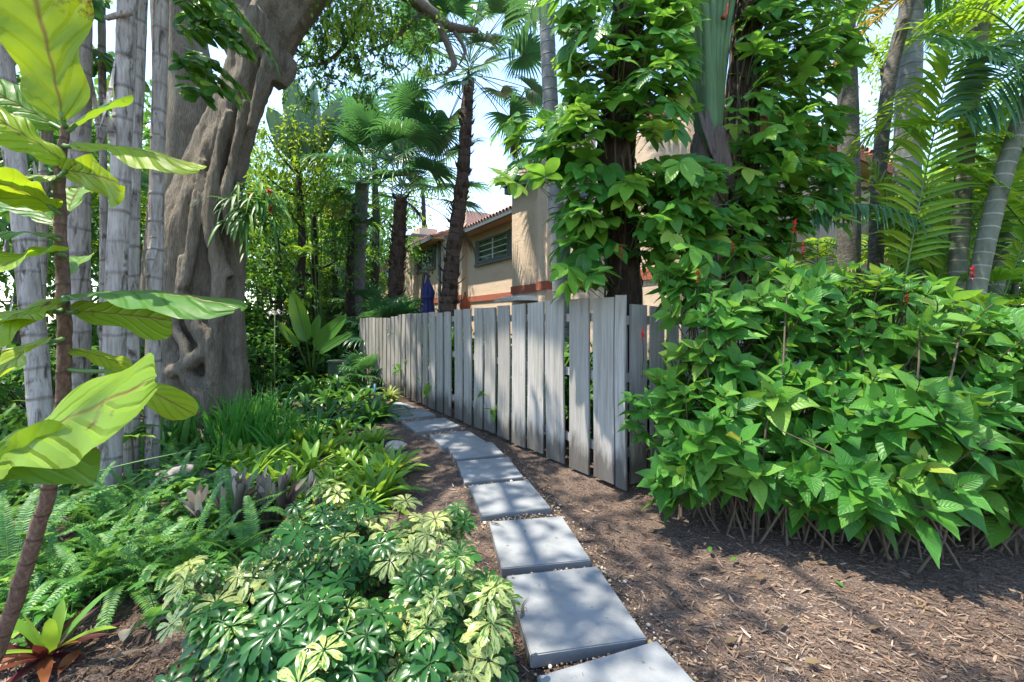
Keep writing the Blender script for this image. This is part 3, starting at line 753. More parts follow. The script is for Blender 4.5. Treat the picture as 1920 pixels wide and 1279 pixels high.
def build_ficus():
    root = thing('ficus_tree', 'huge old ficus tree with a leaning twisted grey brown trunk and aerial roots', 'tree', (-5.0, 7.2, 0))
    Y = 6.9
    mb = MB()
    fl = lambda L, th, t: 1 + .10 * np.sin(3 * th + 2.2 * t + .5) + .07 * np.sin(5 * th - 3 * t)
    tubepx(mb, [(383, 800, Y, 164), (378, 740, Y, 150), (370, 640, Y, 128), (364, 520, Y, 130), (374, 440, Y, 122), (392, 370, Y, 106), (416, 290, Y, 88), (445, 210, Y, 74), (474, 130, Y, 76), (500, 60, Y, 88)], 40, 28, fl)
    # fork
    tubepx(mb, [(488, 110, Y, 88), (530, 30, Y - .1, 92), (590, -40, Y - .3, 84), (680, -130, Y - .8, 70), (800, -230, Y - 1.6, 52)], 20, 18, fl)
    tubepx(mb, [(470, 130, Y, 62), (448, 40, Y + .1, 70), (420, -40, Y + .3, 62), (330, -180, Y + .5, 50)], 20, 18, fl)
    tubepx(mb, [(498, 90, Y - .52, 26), (486, 42, Y - .62, 36), (478, 12, Y - .66, 20)], 10, 12)       # burl at the pruned stub
    tubepx(mb, [(468, 240, Y - .42, 12), (500, 130, Y - .45, 26), (520, 62, Y - .5, 16)], 14, 10)
    tubepx(mb, [(520, 110, Y - .25, 40), (531, 125, Y - .2, 50), (520, 160, Y - .25, 30)], 8, 12)      # knob on the outline
    # fused aerial root column and roots
    tubepx(mb, [(432, 800, Y - .15, 84), (428, 700, Y - .15, 68), (424, 600, Y - .15, 60), (428, 520, Y - .1, 56), (438, 450, Y - .05, 50), (448, 400, Y, 40)], 28, 16, fl)
    tubepx(mb, [(404, 780, Y - .5, 30), (400, 700, Y - .52, 28), (404, 620, Y - .5, 24), (412, 520, Y - .48, 26), (400, 470, Y - .4, 20)], 20, 10)
    tubepx(mb, [(322, 790, Y - .4, 40), (318, 720, Y - .42, 30), (322, 640, Y - .45, 30), (340, 560, Y - .5, 30), (352, 480, Y - .5, 24)], 20, 10)
    tubepx(mb, [(312, 700, Y - .45, 22), (342, 690, Y - .62, 26), (372, 668, Y - .66, 26), (398, 640, Y - .6, 24)], 16, 10)
    tubepx(mb, [(345, 560, Y - .55, 26), (368, 610, Y - .64, 28), (396, 660, Y - .6, 26), (402, 720, Y - .56, 22)], 16, 10)
    tubepx(mb, [(330, 610, Y - .5, 20), (350, 660, Y - .6, 18), (352, 700, Y - .6, 26), (380, 740, Y - .62, 40), (392, 780, Y - .6, 30)], 16, 10)
    tubepx(mb, [(380, 300, Y - .42, 14), (372, 380, Y - .5, 22), (360, 460, Y - .55, 20), (345, 540, Y - .55, 22)], 18, 10)
    tubepx(mb, [(432, 210, Y - .32, 16), (406, 300, Y - .42, 20), (394, 400, Y - .52, 24), (404, 470, Y - .5, 26), (428, 520, Y - .4, 24)], 20, 10)
    tubepx(mb, [(460, 190, Y - .28, 14), (440, 290, Y - .38, 18), (424, 370, Y - .46, 20), (436, 440, Y - .35, 20)], 20, 10)
    # surface roots
    for (x, y) in ((300, 812), (250, 830), (480, 800)):
        q = G(x, y); c = P(384, 760, Y); tube(mb, spline([c, (c + q) / 2 + V3(0, 0, .12), q + V3(0, 0, -.06)], 12), [.22, .14, .05], 10)
    fuse(mb, .026, 'trunk', M['ficus_bark'], root, .028, 6.0, 3)
    # second, rear trunk seen between the grey stems and the main trunk
    mb = MB(); tubepx(mb, [(300, 790, 8.6, 110), (320, 600, 8.6, 100), (340, 420, 8.6, 92), (352, 250, 8.6, 90), (345, 100, 8.6, 82), (330, -60, 8.6, 74)], 26, 20, fl)
    fuse(mb, .05, 'trunk', M['ficus_bark'], root, .05, 2.0, 2)
    # limbs over the path
    limbs = []
    def limb(path, name='limb'):
        mb = MB(); tubepx(mb, path, 26, 9, lambda L, th, t: 1 + .1 * np.sin(3 * th + 5 * t)); mb.obj(name, M['ficus_bark'], root)
    limb([(560, -190, 6.6, 46), (680, -60, 7.2, 34), (766, -8, 7.6, 27), (816, 30, 7.9, 22), (846, 50, 8, 17), (897, 57, 8, 9)])
    limb([(818, 30, 7.9, 16), (832, 66, 8, 14), (846, 100, 8, 13), (852, 122, 8, 12), (836, 138, 8, 6)])
    limb([(800, 22, 7.8, 10), (768, 46, 7.8, 9), (744, 68, 7.8, 8), (722, 84, 7.8, 7), (690, 96, 7.8, 4)])
    limb([(700, -40, 7.3, 14), (668, 40, 7.5, 9), (640, 92, 7.6, 7), (606, 118, 7.6, 5), (560, 128, 7.6, 3)])
    limb([(852, 60, 8, 8), (868, 84, 8, 7), (872, 98, 8, 6), (862, 120, 8, 3)])
    # hanging leafy sprays in view (small oval leaves)
    mb = MB(); tw = MB()
    sprays = [(588, 120, 7.6, 46, 42), (560, 165, 7.6, 36, 36), (622, 70, 7.6, 50, 46), (672, 118, 7.7, 46, 38), (640, 20, 7.5, 60, 44), (700, 46, 7.6, 44, 48), (590, 55, 7.4, 34, 34), (720, 120, 7.8, 34, 30), (560, 95, 7.5, 22, 30),
              (740, 10, 7.6, 46, 30), (690, 160, 7.8, 34, 26), (780, 100, 7.9, 26, 26), (625, 150, 7.7, 30, 24), (820, 150, 8, 22, 24), (610, 20, 7.3, 50, 30), (660, 60, 7.4, 50, 40), (740, 60, 7.7, 44, 40), (790, 40, 7.8, 40, 30)]
    for (px, py, Yc, rx, ry) in sprays:
        c = P(px, py, Yc)
        for _ in range(int(rx * ry / 46)):
            b = c + V3(R.normal(0, rx * .5), R.normal(0, 40), R.normal(0, ry * .5)) * V3(Yc / FP, .006, Yc / FP)
            ax = norm(R.normal(size=3) + V3(0, 0, -.35)); ln = U(.18, .34)
            tube(tw, spline([b, b + ax * ln * .5 + V3(0, 0, .01), b + ax * ln - V3(0, 0, .03)], 4), [.005, .0025], 4, cap=False)
            n = R.integers(7, 12); tt = np.linspace(.15, 1, n)
            bb = b + ax * (ln * tt)[:, None]
            dd = norm(ax + rand_dir(n) * .9)
            leaves(mb, bb, dd, norm(V3(0, 0, 1) + R.normal(0, .5, (n, 3))), U(.075, .12, n), U(.04, .058, n), .3, 'obov', 2, .2)
    mb.obj('crown', M['ficus'], root); tw.obj('twigs', M['dark_stem'], root)
    # long bright drooping sprays near the top
    mb = MB()
    for _ in range(60):
        b = P(U(600, 720), U(-60, 40), 6.6); n = 8; tt = np.linspace(0, 1, n)
        ax = norm(V3(U(-.4, .4), U(-.3, .3), -1)); bb = b + ax * (tt * U(.3, .7))[:, None]
        leaves(mb, bb, norm(ax + rand_dir(n) * .8), V3(0, -1, .3) + R.normal(0, .4, (n, 3)), U(.08, .14, n), U(.035, .05, n), .4, 'ellip', 2, .2)
    mb.obj('hanging_foliage', M['bright'], root)
    # the canopy above the picture: boughs carrying clumps of leaves
    mb = MB(); bo = MB()
    top = P(540, -60, 6.8)
    for i in range(13):
        az = U(0, 2 * PI); rr = U(1.5, 7.0) ** 1.0
        c = top + V3(math.cos(az) * rr, math.sin(az) * rr * .85 - .8, 3.0 + U(-.3, 2.2) - .04 * rr * rr)
        zmin = H + .82 * max(c[1], 1) + 1.0
        c[2] = max(c[2], min(zmin, 10.5))
        if c[0] > -.6 and c[1] > 1.5: continue
        tube(bo, spline([top + V3(0, 0, .6), (top + c) / 2 + V3(U(-.5, .5), U(-.5, .5), .7), c], 10), [.12, .06, .02], 6, cap=False)
        n = 190; q = rand_dir(n) * (U(0, 1, n) ** .45)[:, None] * V3(1.15, 1.1, .5)
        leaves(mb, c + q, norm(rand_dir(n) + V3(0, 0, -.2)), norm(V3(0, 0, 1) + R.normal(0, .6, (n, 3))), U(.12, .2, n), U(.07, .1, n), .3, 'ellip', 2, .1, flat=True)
    # unseen boughs added along the sun direction to dapple the slabs and the mulch
    for (gx, gy, hh) in [(.2, 1.9, 8.6), (.9, 2.5, 8.2), (-.5, 2.6, 8.8), (3.3, 1.4, 8.5), (.4, 3.6, 8.6), (1.5, 3.2, 9.2), (-1.2, 1.7, 8.4), (-.3, 4.6, 9.0), (-1.9, 2.8, 8.7), (.5, 1.2, 8.3), (2.1, 1.1, 8.3), (-1.5, 4.0, 9.2)]:
        c = V3(gx - .387 * hh + U(-.3, .3), gy - .03 * hh + U(-.3, .3), hh)
        tube(bo, spline([top + V3(0, 0, .6), (top + c) / 2 + V3(U(-.5, .5), U(-.5, .5), .9), c], 10), [.09, .05, .015], 6, cap=False)
        n = 210; q = rand_dir(n) * (U(0, 1, n) ** .5)[:, None] * V3(.85, .8, .4)
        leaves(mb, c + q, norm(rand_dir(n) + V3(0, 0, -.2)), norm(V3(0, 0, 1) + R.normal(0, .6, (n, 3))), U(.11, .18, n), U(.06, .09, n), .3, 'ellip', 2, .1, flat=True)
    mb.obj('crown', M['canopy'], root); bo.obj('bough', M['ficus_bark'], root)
build_ficus()
# epiphyte fern with red blooms on the trunk
def build_epiphyte():
    c = P(478, 395, 6.55)
    r = thing('staghorn_fern', 'drooping green staghorn fern with red spots hanging on the side of the big trunk', 'fern', c)
    mb = MB(); n = 210
    b = c + R.normal(0, 1, (n, 3)) * V3(.16, .1, .22)
    leaves(mb, b, azel(U(-2.2, 1.0, n), U(-.3, .8, n)), V3(0, 0, 1), U(.35, .75, n), U(.022, .045, n), U(1.4, 3.2, n), 'strap', 7, .25)
    mb.obj('fronds', M['fern'], r)
    for (x, y) in ((470, 366), (508, 392), (462, 398), (505, 358)):
        mb = MB(); n = 14; q = P(x, y, 6.35); leaves(mb, np.tile(q, (n, 1)), rand_dir(n), V3(0, 0, 1), .05, .035, .3, 'ellip', 3); mb.obj('flower', M['petal'], r)
build_epiphyte()

# ------------------------------------------------------------------ grey ringed clump (fishtail palm) in front of the ficus
def build_fishtail():
    root = thing('fishtail_palm', 'clump of pale grey ringed palm stems in front of the big trunk', 'palm', P(220, 900, 4.0) * V3(1, 1, 0))
    stems = [  # (x_bottom, y_bottom, x_top, y_top, Y, w)
        (205, 925, 241, -30, 3.85, 37), (247, 860, 264, -20, 4.2, 27), (284, 845, 304, -30, 4.3, 28), (145, 855, 152, -30, 4.6, 40), 
        (194, 850, 190, -30, 5.0, 14), (92, 900, -14, -30, 3.7, 38), (60, 860, 100, -30, 5.2, 20)]
    for i, (xb, yb, xt, yt, Y, w) in enumerate(stems):
        a, b = P(xb, yb, Y), P(xt, yt, Y); a[2] = -.05
        mid = (a + b) / 2 + V3(U(-.035, .035), U(-.05, .05), 0)
        top = b + (b - a) * .35
        seg = .27
        rf = lambda L, th, t: 1 + .05 * np.exp(-((L / seg + .12 * np.sin(L * 2.3)) % 1 - .5) ** 2 * 160) + .03 * np.sin(2 * th + 2 * L) + .02 * np.sin(5 * th - 5 * L)
        mb = MB(); tube(mb, spline([a, mid, b, top], 90), [w * .46 * Y / FP, w * .41 * Y / FP, w * .35 * Y / FP], 16, rf, U(0, 1)); st = mb.obj('stem', M['grey_stem'], root)
        for _ in range(3 if i < 6 else 1):                     # peeling sheaths
            t = U(.15, .85); c = a + (b - a) * t; rr = w * .46 * Y / FP; mb = MB()
            az = U(-2.6, -.5); o = V3(math.cos(az), math.sin(az), 0)
            leaves(mb, [c + o * rr * .95], V3(o[0] * .12, o[1] * .12, U(.6, 1) * R.choice([-1, 1])), o, U(.35, .8), U(.06, .11), 0, 'lance', 8, -.5, wave=.06)
            mb.obj('sheath', M['grey_stem'], st)
    # cut leaf base
    mb = MB(); tube(mb, [P(200, 34, 3.8), P(246, 22, 3.75)], [.022, .03], 10); mb.obj('leaf_base', M['grey_stem'], root)
    # fishtail foliage
    mb = MB(); rb = MB()
    def frond(b, az, el, L, n=15):
        t = np.linspace(0, 1, n); d = azel(az, el); pts = [b]; dirs = []
        for i in range(n):
            di = norm(d + V3(0, 0, -1) * .9 * t[i] ** 1.2); dirs.append(di); pts.append(pts[-1] + di * L / n)
        pts = np.array(pts[1:]); dirs = np.array(dirs)
        tube(rb, pts, [.012, .003], 5, cap=False)
        side = norm(np.cross(dirs, V3(0, 0, 1)))
        for s in (-1, 1):
            for q in range(2):
                ld = norm(dirs * .7 + side * s * (1.0 + q * .3) + V3(0, 0, -.25) + R.normal(0, .2, (n, 3)))
                leaves(mb, pts + dirs * L / n * .5 * q, ld, norm(np.cross(side * s, dirs) * s + R.normal(0, .3, (n, 3))), U(.16, .26, n), U(.07, .11, n), U(.3, .8, n), 'fish', 4, .1)
    for (px, py, Y, az, el, L) in [(330, -20, 4.6, -.3, -.2, 1.1), (350, -60, 4.9, .2, -.5, 1.2), (330, 60, 4.9, -.1, .1, .9), (310, 100, 5.0, .3, -.1, .8), (420, -40, 5.6, -1.2, -.6, .9), (380, 20, 5.6, -.4, -.4, .9), (345, 150, 5.2, -.4, 0, .7), (350, 30, 5.4, -.2, -.1, .9), (370, -30, 5.2, -.6, -.5, 1.0), (400, 60, 5.8, -.9, -.2, .8), (340, 90, 5.6, .2, -.2, .8), (390, 110, 5.7, -1.3, -.3, .7), (320, 10, 5.0, -.3, .1, .9), (420, 10, 5.8, -1.6, -.5, .9), (360, 170, 5.7, -.8, -.1, .7), (200, 120, 5.5, -1.2, -.2, .7), (165, 90, 5.2, -.6, -.2, .7), (110, 80, 5.0, -1.8, -.2, .8), (185, -10, 5.2, -1.0, -.4, .9), (70, 200, 5.2, -1.5, -.1, .7), (175, 300, 5.6, -1.2, -.1, .7), (250, 320, 5.7, -.9, -.1, .6), (130, 380, 5.6, -1.5, 0, .7),
                                   (110, -20, 4.6, -2.2, -.4, 1.0), (150, 20, 5, -1, -.2, .7), (180, 60, 5.2, -2, -.3, .8), (130, 160, 5.4, -1.2, -.2, .8), (240, 150, 5.6, -.8, 0, .7), (190, 220, 5.6, -1.9, -.1, .7), (60, 60, 4.6, -1.9, 0, .8)]:
        frond(P(px, py, Y), az, el, L)
    for i in range(24):     # crown above the picture
        frond(P(U(-60, 420), U(-420, -180), U(3.6, 5.6)), U(0, 6.28), U(-.2, .7), U(1.0, 1.7), 12)
    mb.obj('crown', M['vine'], root); rb.obj('leaf_stalks', M['green_stem'], root)
build_fishtail()

# ------------------------------------------------------------------ fiddle leaf fig close to the camera
def build_fig():
    root = thing('fiddle_leaf_fig', 'fiddle leaf fig with huge glossy yellow green leaves on a thin brown stem, very close', 'plant', V3(-1.62, 1.2, 0))
    st = [(-130, 1500, 1.2, 32), (0, 1205, 1.18, 31), (58, 1030, 1.15, 29), (103, 872, 1.12, 27), (120, 700, 1.12, 26), (119, 560, 1.12, 25), (113, 420, 1.12, 22), (113, 310, 1.12, 20), (124, 235, 1.12, 15)]
    p, r = pix(st); p = np.concatenate([[V3(-1.72, 1.24, -.03)], p]); r = np.concatenate([[.026], r]) * .82
    pp = spline(p, 90); rr = np.interp(np.linspace(0, 1, 90), np.linspace(0, 1, len(r)), r)
    mb = MB(); tube(mb, pp, rr, 14, lambda L, th, t: 1 + .10 * np.sin(L * 95 + 2 * np.sin(th)) * np.sin(L * 31) + .06 * np.sin(3 * th + L * 40)); mb.obj('stem', M['fig_stem'], root)
    def leaf(b, t, w, nrm, arc=0.0, wave=.06, rnd=.5, cup=.2, twist=0.0, seg=22, cr=9, roll=0.0):
        """b, t = (px, py, Y); w = width in metres"""
        B, T = P(*b), P(*t); ax = T - B; L = np.linalg.norm(ax); d = ax / L
        n = norm(np.asarray(nrm, float)); n = norm(n - d * np.dot(n, d)); rt = np.cross(d, n)
        u = np.linspace(0, 1, seg + 1); c = np.linspace(-1, 1, cr)
        wd = np.interp(u, *PROF['fiddle']) * w * .5
        ph = U(0, 6.28); V = []; A = []
        for i in range(seg + 1):
            a = twist * (u[i] - .4); rti = rt * math.cos(a) + n * math.sin(a); ni = np.cross(rti, d)
            for cc in c:
                s = abs(cc)
                z = cup * wd[i] * s ** 1.5 + wave * w * s ** 2 * math.sin(u[i] * 15 + ph + (1.4 if cc > 0 else 0)) * min(1, 3 * u[i]) + arc * L * (4 * u[i] * (1 - u[i])) 
                lat = .013 * w * math.sin(u[i] * 34 - s * 6 + ph)        # quilting between the veins
                V.append(B + d * (L * u[i]) + rti * (wd[i] * cc) + ni * (z + lat * (1 - .5 * s)) + V3(0, 0, -roll * wd[i] * s * s))
                A.append((u[i], cc, rnd))
        k = cr; Q = [(i * k + j, i * k + j + 1, (i + 1) * k + j + 1, (i + 1) * k + j) for i in range(seg) for j in range(k - 1)]
        mb = MB(); mb.add(V, Q, A=A); o = mb.obj('leaf', M['fig'], root)
        # stalk and raised midrib
        k2 = int(np.argmin(np.linalg.norm(pp - B, axis=1))); S = pp[k2]
        if np.linalg.norm(S - B) < .25:
            sm = MB(); tube(sm, spline([S, (S + B) / 2 + V3(0, 0, -.008), B + d * .02], 6), [.007, .005], 7); sm.obj('stalk', M['green_stem'], o)
        return o
    C = V3(0, -1, 0)
    up = V3(0, -.25, 1)
    leaf((118, 225, 1.10), (30, -120, 1.02), .265, (.25, -1, -.15), -.03, .05, .92, .12)
    leaf((122, 305, 1.10), (-75, 190, .98), .15, (.3, -.75, .75), .06, .07, .8, -.25)
    leaf((136, 268, 1.10), (376, 318, 1.08), .14, (-.1, -.45, .9), .05, .05, .9, -.3)
    leaf((116, 318, 1.08), (224, 345, .98), .12, (.2, -.8, -.5), -.04, .08, .85, .2)
    leaf((104, 330, 1.10), (-60, 350, 1.0), .11, (.1, -.5, .85), .05, .07, .75, -.2)
    leaf((108, 392, 1.10), (-45, 325, .95), .15, (.1, -.85, -.4), -.02, .07, .88, .15)
    leaf((106, 440, 1.10), (-70, 440, .98), .13, (0, -.25, 1), .05, .05, .25, -.2)
    leaf((126, 400, 1.13), (150, 352, 1.25), .09, (.3, -.9, .3), .02, .06, .5)
    leaf((124, 470, 1.08), (-30, 520, .93), .155, (-.15, -1, .15), .08, .06, .78, .25)
    leaf((122, 555, 1.10), (445, 578, 1.02), .20, (0, -.22, 1), .05, .04, .18, -.22)
    leaf((134, 583, 1.10), (322, 602, 1.06), .125, (.1, -.85, -.45), -.02, .04, .62, .1)
    leaf((112, 560, 1.06), (-70, 645, .92), .12, (.1, -.6, .7), .05, .06, .82, -.2)
    leaf((98, 580, 1.06), (20, 600, .95), .08, (.0, -.5, .8), .03, .06, .8, -.2)
    leaf((96, 632, 1.06), (-40, 745, .92), .15, (-.2, -1, .1), .06, .07, .95, .2)
    leaf((-60, 888, .92), (292, 712, .84), .235, (-.35, -.80, .62), .02, .055, .70, -.12)
    leaf((196, 690, 1.12), (366, 778, 1.10), .075, (.3, -.75, .5), .04, .06, .97, -.25)
    leaf((128, 655, 1.12), (246, 690, 1.16), .06, (0, -.5, .8), .07, .08, 1.0, -.3)
    leaf((130, 240, 1.12), (246, 178, 1.12), .075, (-.3, -.45, .8), .05, .04, .22, -.3)
    leaf((112, 240, 1.14), (-60, 150, 1.05), .15, (.2, -.7, .6), .03, .05, .3, -.1)
    leaf((108, 420, 1.14), (20, 372, 1.2), .12, (0, -.3, 1), .04, .05, .15, -.2)
    leaf((-80, 885, .90), (185, 842, .86), .16, (-.15, -1, -.35), -.03, .05, .3, .1)
    leaf((124, 520, 1.15), (160, 480, 1.3), .07, (.3, -.9, .3), .02, .06, .4)
build_fig()

# ------------------------------------------------------------------ palms
def fan_leaf(mb, ped, base, d, up, pet, Rr, mat_rnd=None, nseg=44, span=2.35, droop=.9, pw=.012, sag=.25):
    """petiole + circular fan"""
    d = norm(d); pts = [base]; dd = d
    for i in range(8):
        dd = norm(dd + V3(0, 0, -sag / 8)); pts.append(pts[-1] + dd * pet / 8)
    pts = np.array(pts); tube(ped, pts, [pw, pw * .6], 5, cap=False)
    o = pts[-1]; up = norm(np.asarray(up, float)); up = norm(up - dd * np.dot(up, dd)); rt = np.cross(dd, up)
    th = np.linspace(-span, span, nseg)
    sd = np.cos(th)[:, None] * dd + np.sin(th)[:, None] * rt + up * (.18 * np.abs(np.sin(th)))[:, None]
    ln = Rr * (.82 + .18 * np.cos(th * .6)) * U(.92, 1.05, nseg)
    leaves(mb, np.tile(o, (nseg, 1)), sd, np.tile(up, (nseg, 1)), ln, Rr * .62 * (2 * span / nseg), droop * U(.8, 2.0, nseg), 'fan', 7, .5, (U(0, 1) if mat_rnd is None else mat_rnd) * .6 + U(0, .4, nseg), power=3.2)
def livistona(name_label, path, crown, n, pet, Rr, boots=True, group=None, mat='fibre_trunk', dry=3, lean=0.0, seg=44, els=(-.35, 1.35), azs=None):
    p, r = pix(path); root = thing('fan_palm', name_label, 'palm', (p[0][0], p[0][1], 0), group)
    p = np.concatenate([[V3(p[0][0], p[0][1], -.05)], p]); r = np.concatenate([[r[0] * 1.15], r])
    pp = spline(p, 60); rr = np.interp(np.linspace(0, 1, 60), np.linspace(0, 1, len(r)), r)
    mb = MB(); tube(mb, pp, rr, 14, lambda L, th, t: 1 + .10 * np.sin(4 * th + L * 9) + .06 * np.sin(9 * th - L * 17))
    if boots:
        for i in range(230):
            k = R.integers(4, 59) if i % 3 else R.integers(4, 40); c = pp[k]; az = i * 2.4 + U(-.2, .2); o = V3(math.cos(az), math.sin(az), 0)
            leaves(mb, [c + o * rr[k] * .75], norm(o * U(.5, 1.5) + V3(0, 0, 1)), o, U(.14, .36), U(.06, .13), U(-.5, .3), 'lance', 3, .4)
    mb.obj('trunk', M[mat], root)
    c = P(*crown); fd = []
    for i in range(n):
        az = i * 2.39996 + U(-.3, .3) if azs is None else azs[i % len(azs)] + U(-.25, .25)
        el = els[0] + (els[1] - els[0]) * (i / n) ** .8 + U(-.1, .1); d = azel(az, el)
        fm, pm = MB(), MB(); b = c + V3(0, 0, -.35 + .5 * i / n) + d * .05
        upv = norm(V3(-d[0] * d[2], -d[1] * d[2], math.hypot(d[0], d[1])) + R.normal(0, .25, 3))
        isdry = i < dry
        fan_leaf(fm, pm, b, d, upv, pet * U(.75, 1.1), Rr * U(.8, 1.1) * (.8 if isdry else 1), None, seg, 2.3, 1.6 if isdry else U(.6, 1.2), .016, 1.0 if isdry else U(.15, .5))
        f = fm.obj('frond', M['livi_dry' if isdry else 'livi'], root); pm.obj('stalk', M['brown_stem' if isdry else 'green_stem'], f)
    return root
livistona('tall fan palm with a shaggy dark trunk crossing the beige house between its two windows',
          [(836, 690, 11, 32), (842, 560, 11, 30), (850, 470, 11, 27), (862, 380, 11, 25), (870, 300, 11, 23), (874, 230, 11, 22), (879, 150, 11, 20)], (880, 120, 11), 34, 1.75, 1.0, dry=1, els=(-.6, 1.4), seg=38)
livistona('fan palm with dark rough trunk, shorter neighbour of the tall shaggy one',
          [(742, 680, 12.5, 29), (743, 520, 12.5, 28), (748, 440, 12.5, 25), (752, 370, 12.5, 21)], (755, 350, 12.5), 27, 2.0, 1.1, dry=1, els=(-.05, 1.4), seg=38)
livistona('fan palm with a smooth pale grey trunk standing among the trees left of the house',
          [(668, 640, 14, 24), (672, 480, 14, 26), (676, 380, 14, 26), (680, 340, 14, 24)], (682, 325, 14), 20, 1.7, 1.15, boots=False, mat='royal_trunk', dry=2, els=(.0, 1.4))
# young fan palms
def young_fan(label, loc, n, pet, Rr, els=(.25, 1.35), group=None, seg=30, sag=.5, mat='livi'):
    root = thing('young_fan_palm', label, 'palm', V3(loc[0], loc[1], 0), group); loc = np.asarray(loc, float)
    if loc[2] > .1: tb = MB(); tube(tb, [V3(loc[0], loc[1], -.05), loc + V3(0, 0, .05)], [.12, .09], 12); tb.obj('trunk', M['fibre_trunk'], root)
    for i in range(n):
        az = i * 2.39996 + U(-.3, .3); el = els[0] + (els[1] - els[0]) * i / n; d = azel(az, el); fm, pm = MB(), MB()
        up = norm(V3(-d[0] * d[2], -d[1] * d[2], math.hypot(d[0], d[1])) + R.normal(0, .15, 3))
        fan_leaf(fm, pm, loc + d * .02, d, up, pet * U(.7, 1.1), Rr * U(.85, 1.1), None, seg, 2.2, U(.6, 1.1), .009, sag)
        f = fm.obj('frond', M[mat], root); pm.obj('stalk', M['green_stem'], f)
    return root
young_fan('small fan palm with glossy pleated fronds beside the far end of the path', G(690, 728), 26, .62, .48, els=(-.1, 1.4))
young_fan('low bright green fan palm rising above the far end of the fence', V3(-3.15, 11.4, 1.05), 22, 1.0, .8, els=(0, 1.3))
young_fan('low fan palm behind the fence under the navy umbrella', V3(-1.9, 10.0, .6), 12, .9, .6)
young_fan('bluish young fan palm between the forest trunks and the far house', V3(-5.1, 14.5, 1.6), 14, 1.0, .7, mat='blue')

def pinnate(mb, rb, base, d, L, W, nl=44, sag=1.1, droop=.8, vee=.35, w=.03, up0=None, rad=.014, power=1.4, ang=1.05, prof='lance', st=.14, bend=None):
    """feather frond: rachis from base, direction d, length L, leaflet length W"""
    d = norm(np.asarray(d, float)); n = nl; t = np.linspace(0, 1, n + 1); pts = [np.asarray(base, float)]; dirs = []
    for i in range(n):
        di = d + V3(0, 0, -1) * sag * t[i] ** power
        if bend is not None: di = di + np.asarray(bend) * t[i]
        di = norm(di); dirs.append(di); pts.append(pts[-1] + di * L / n)
    pts = np.array(pts[:-1]); dirs = np.array(dirs)
    tube(rb, pts[::2], [rad, rad * .2], 5, cap=False)
    up0 = V3(0, 0, 1) if up0 is None else np.asarray(up0, float)
    side = norm(np.cross(dirs, up0 + 1e-4)); upn = np.cross(side, dirs)
    k = t[:-1] >= st; pts, dirs, side, upn, tt = pts[k], dirs[k], side[k], upn[k], t[:-1][k]
    ll = W * np.interp((tt - st) / (1 - st), [0, .15, .45, .8, 1], [.55, .85, 1, .72, .35])
    m = len(pts)
    for s in (-1, 1):
        a = ang - .35 * tt
        ld = norm(dirs * np.cos(a)[:, None] + side * (s * np.sin(a))[:, None] + upn * vee + R.normal(0, .06, (m, 3)))
        leaves(mb, pts, ld, norm(upn + side * s * .2), ll * U(.92, 1.06, m), w, droop * U(.7, 1.3, m), prof, 5, .5, None, power=1.6)
def areca_crown(root, c, n, L, W, els=(-.2, 1.2), mat='areca', nl=34, w=.045, sag=1.2, azs=None, dry=None):
    for i in range(n):
        az = i * 2.39996 + U(-.4, .4) if azs is None else azs[i % len(azs)] + U(-.2, .2)
        el = els[0] + (els[1] - els[0]) * (i + .5) / n
        a, b = MB(), MB(); pinnate(a, b, c, azel(az, el), L * U(.85, 1.1), W, nl, sag * U(.8, 1.2), U(.6, 1.1), .3, w)
        mm = 'orange_dry' if (dry and i < dry) else mat
        f = a.obj('frond', M[mm], root); b.obj('rachis', M['green_stem'], f)
def ringed_palm(name, label, path, mat, crown_px, n, L, W, fmat='areca', group=None, swell=0, cat='palm', els=(-.2, 1.2), sag=1.2, dry=None, w=.045, nl=34, up=1.0):
    p, r = pix(path); root = thing(name, label, cat, (p[0][0], p[0][1], 0), group)
    p = np.concatenate([[V3(p[0][0], p[0][1], -.05)], p]); r = np.concatenate([[r[0] * 1.05], r])
    pp = spline(p, 90); rr = np.interp(np.linspace(0, 1, 90), np.linspace(0, 1, len(r)), r)
    seg = 1 / 5.5 if mat == 'royal_trunk' else 1 / 7
    mb = MB(); tube(mb, pp, rr, 18, lambda L_, th, t: 1 + .03 * np.abs(np.sin(L_ / seg * PI)) - .015); mb.obj('trunk', M[mat], root)
    if n: areca_crown(root, pp[-1] if crown_px is None else P(*crown_px), n, L, W, els, fmat, nl, w, sag, None, dry)
    return root
ringed_palm('ringed_palm', 'slim blue grey ringed palm trunk rising from behind the fence against the beige tower',
            [(1056, 640, 6.6, 34), (1050, 500, 6.6, 33), (1042, 380, 6.6, 31), (1034, 230, 6.6, 29), (1026, 60, 6.6, 28), (1018, -130, 6.6, 27), (1012, -330, 6.6, 26)], 'royal_trunk', None, 12, 2.6, .7, 'blue', els=(0, 1.2))
ringed_palm('areca_palm', 'tall thick smooth pale grey palm trunk, second of the trunks beyond the big shrub',
            [(1700, 640, 7.5, 42), (1700, 400, 7.5, 42), (1703, 200, 7.5, 40), (1708, 20, 7.5, 36), (1712, -150, 7.5, 30), (1714, -300, 7.5, 28)], 'royal_trunk', None, 12, 2.6, .65, 'blue', els=(-.1, 1.2))
ringed_palm('areca_palm', 'dark mottled palm trunk beside the vine covered palm, in front of the pink wall',
            [(1590, 600, 7.0, 36), (1592, 400, 7.0, 36), (1590, 200, 7.0, 33), (1586, 60, 7.0, 30), (1584, -60, 7.0, 26), (1582, -150, 7.0, 24)], 'mottled_trunk', None, 7, 2.7, .7, 'blue', els=(-.45, 1.2), sag=1.5)
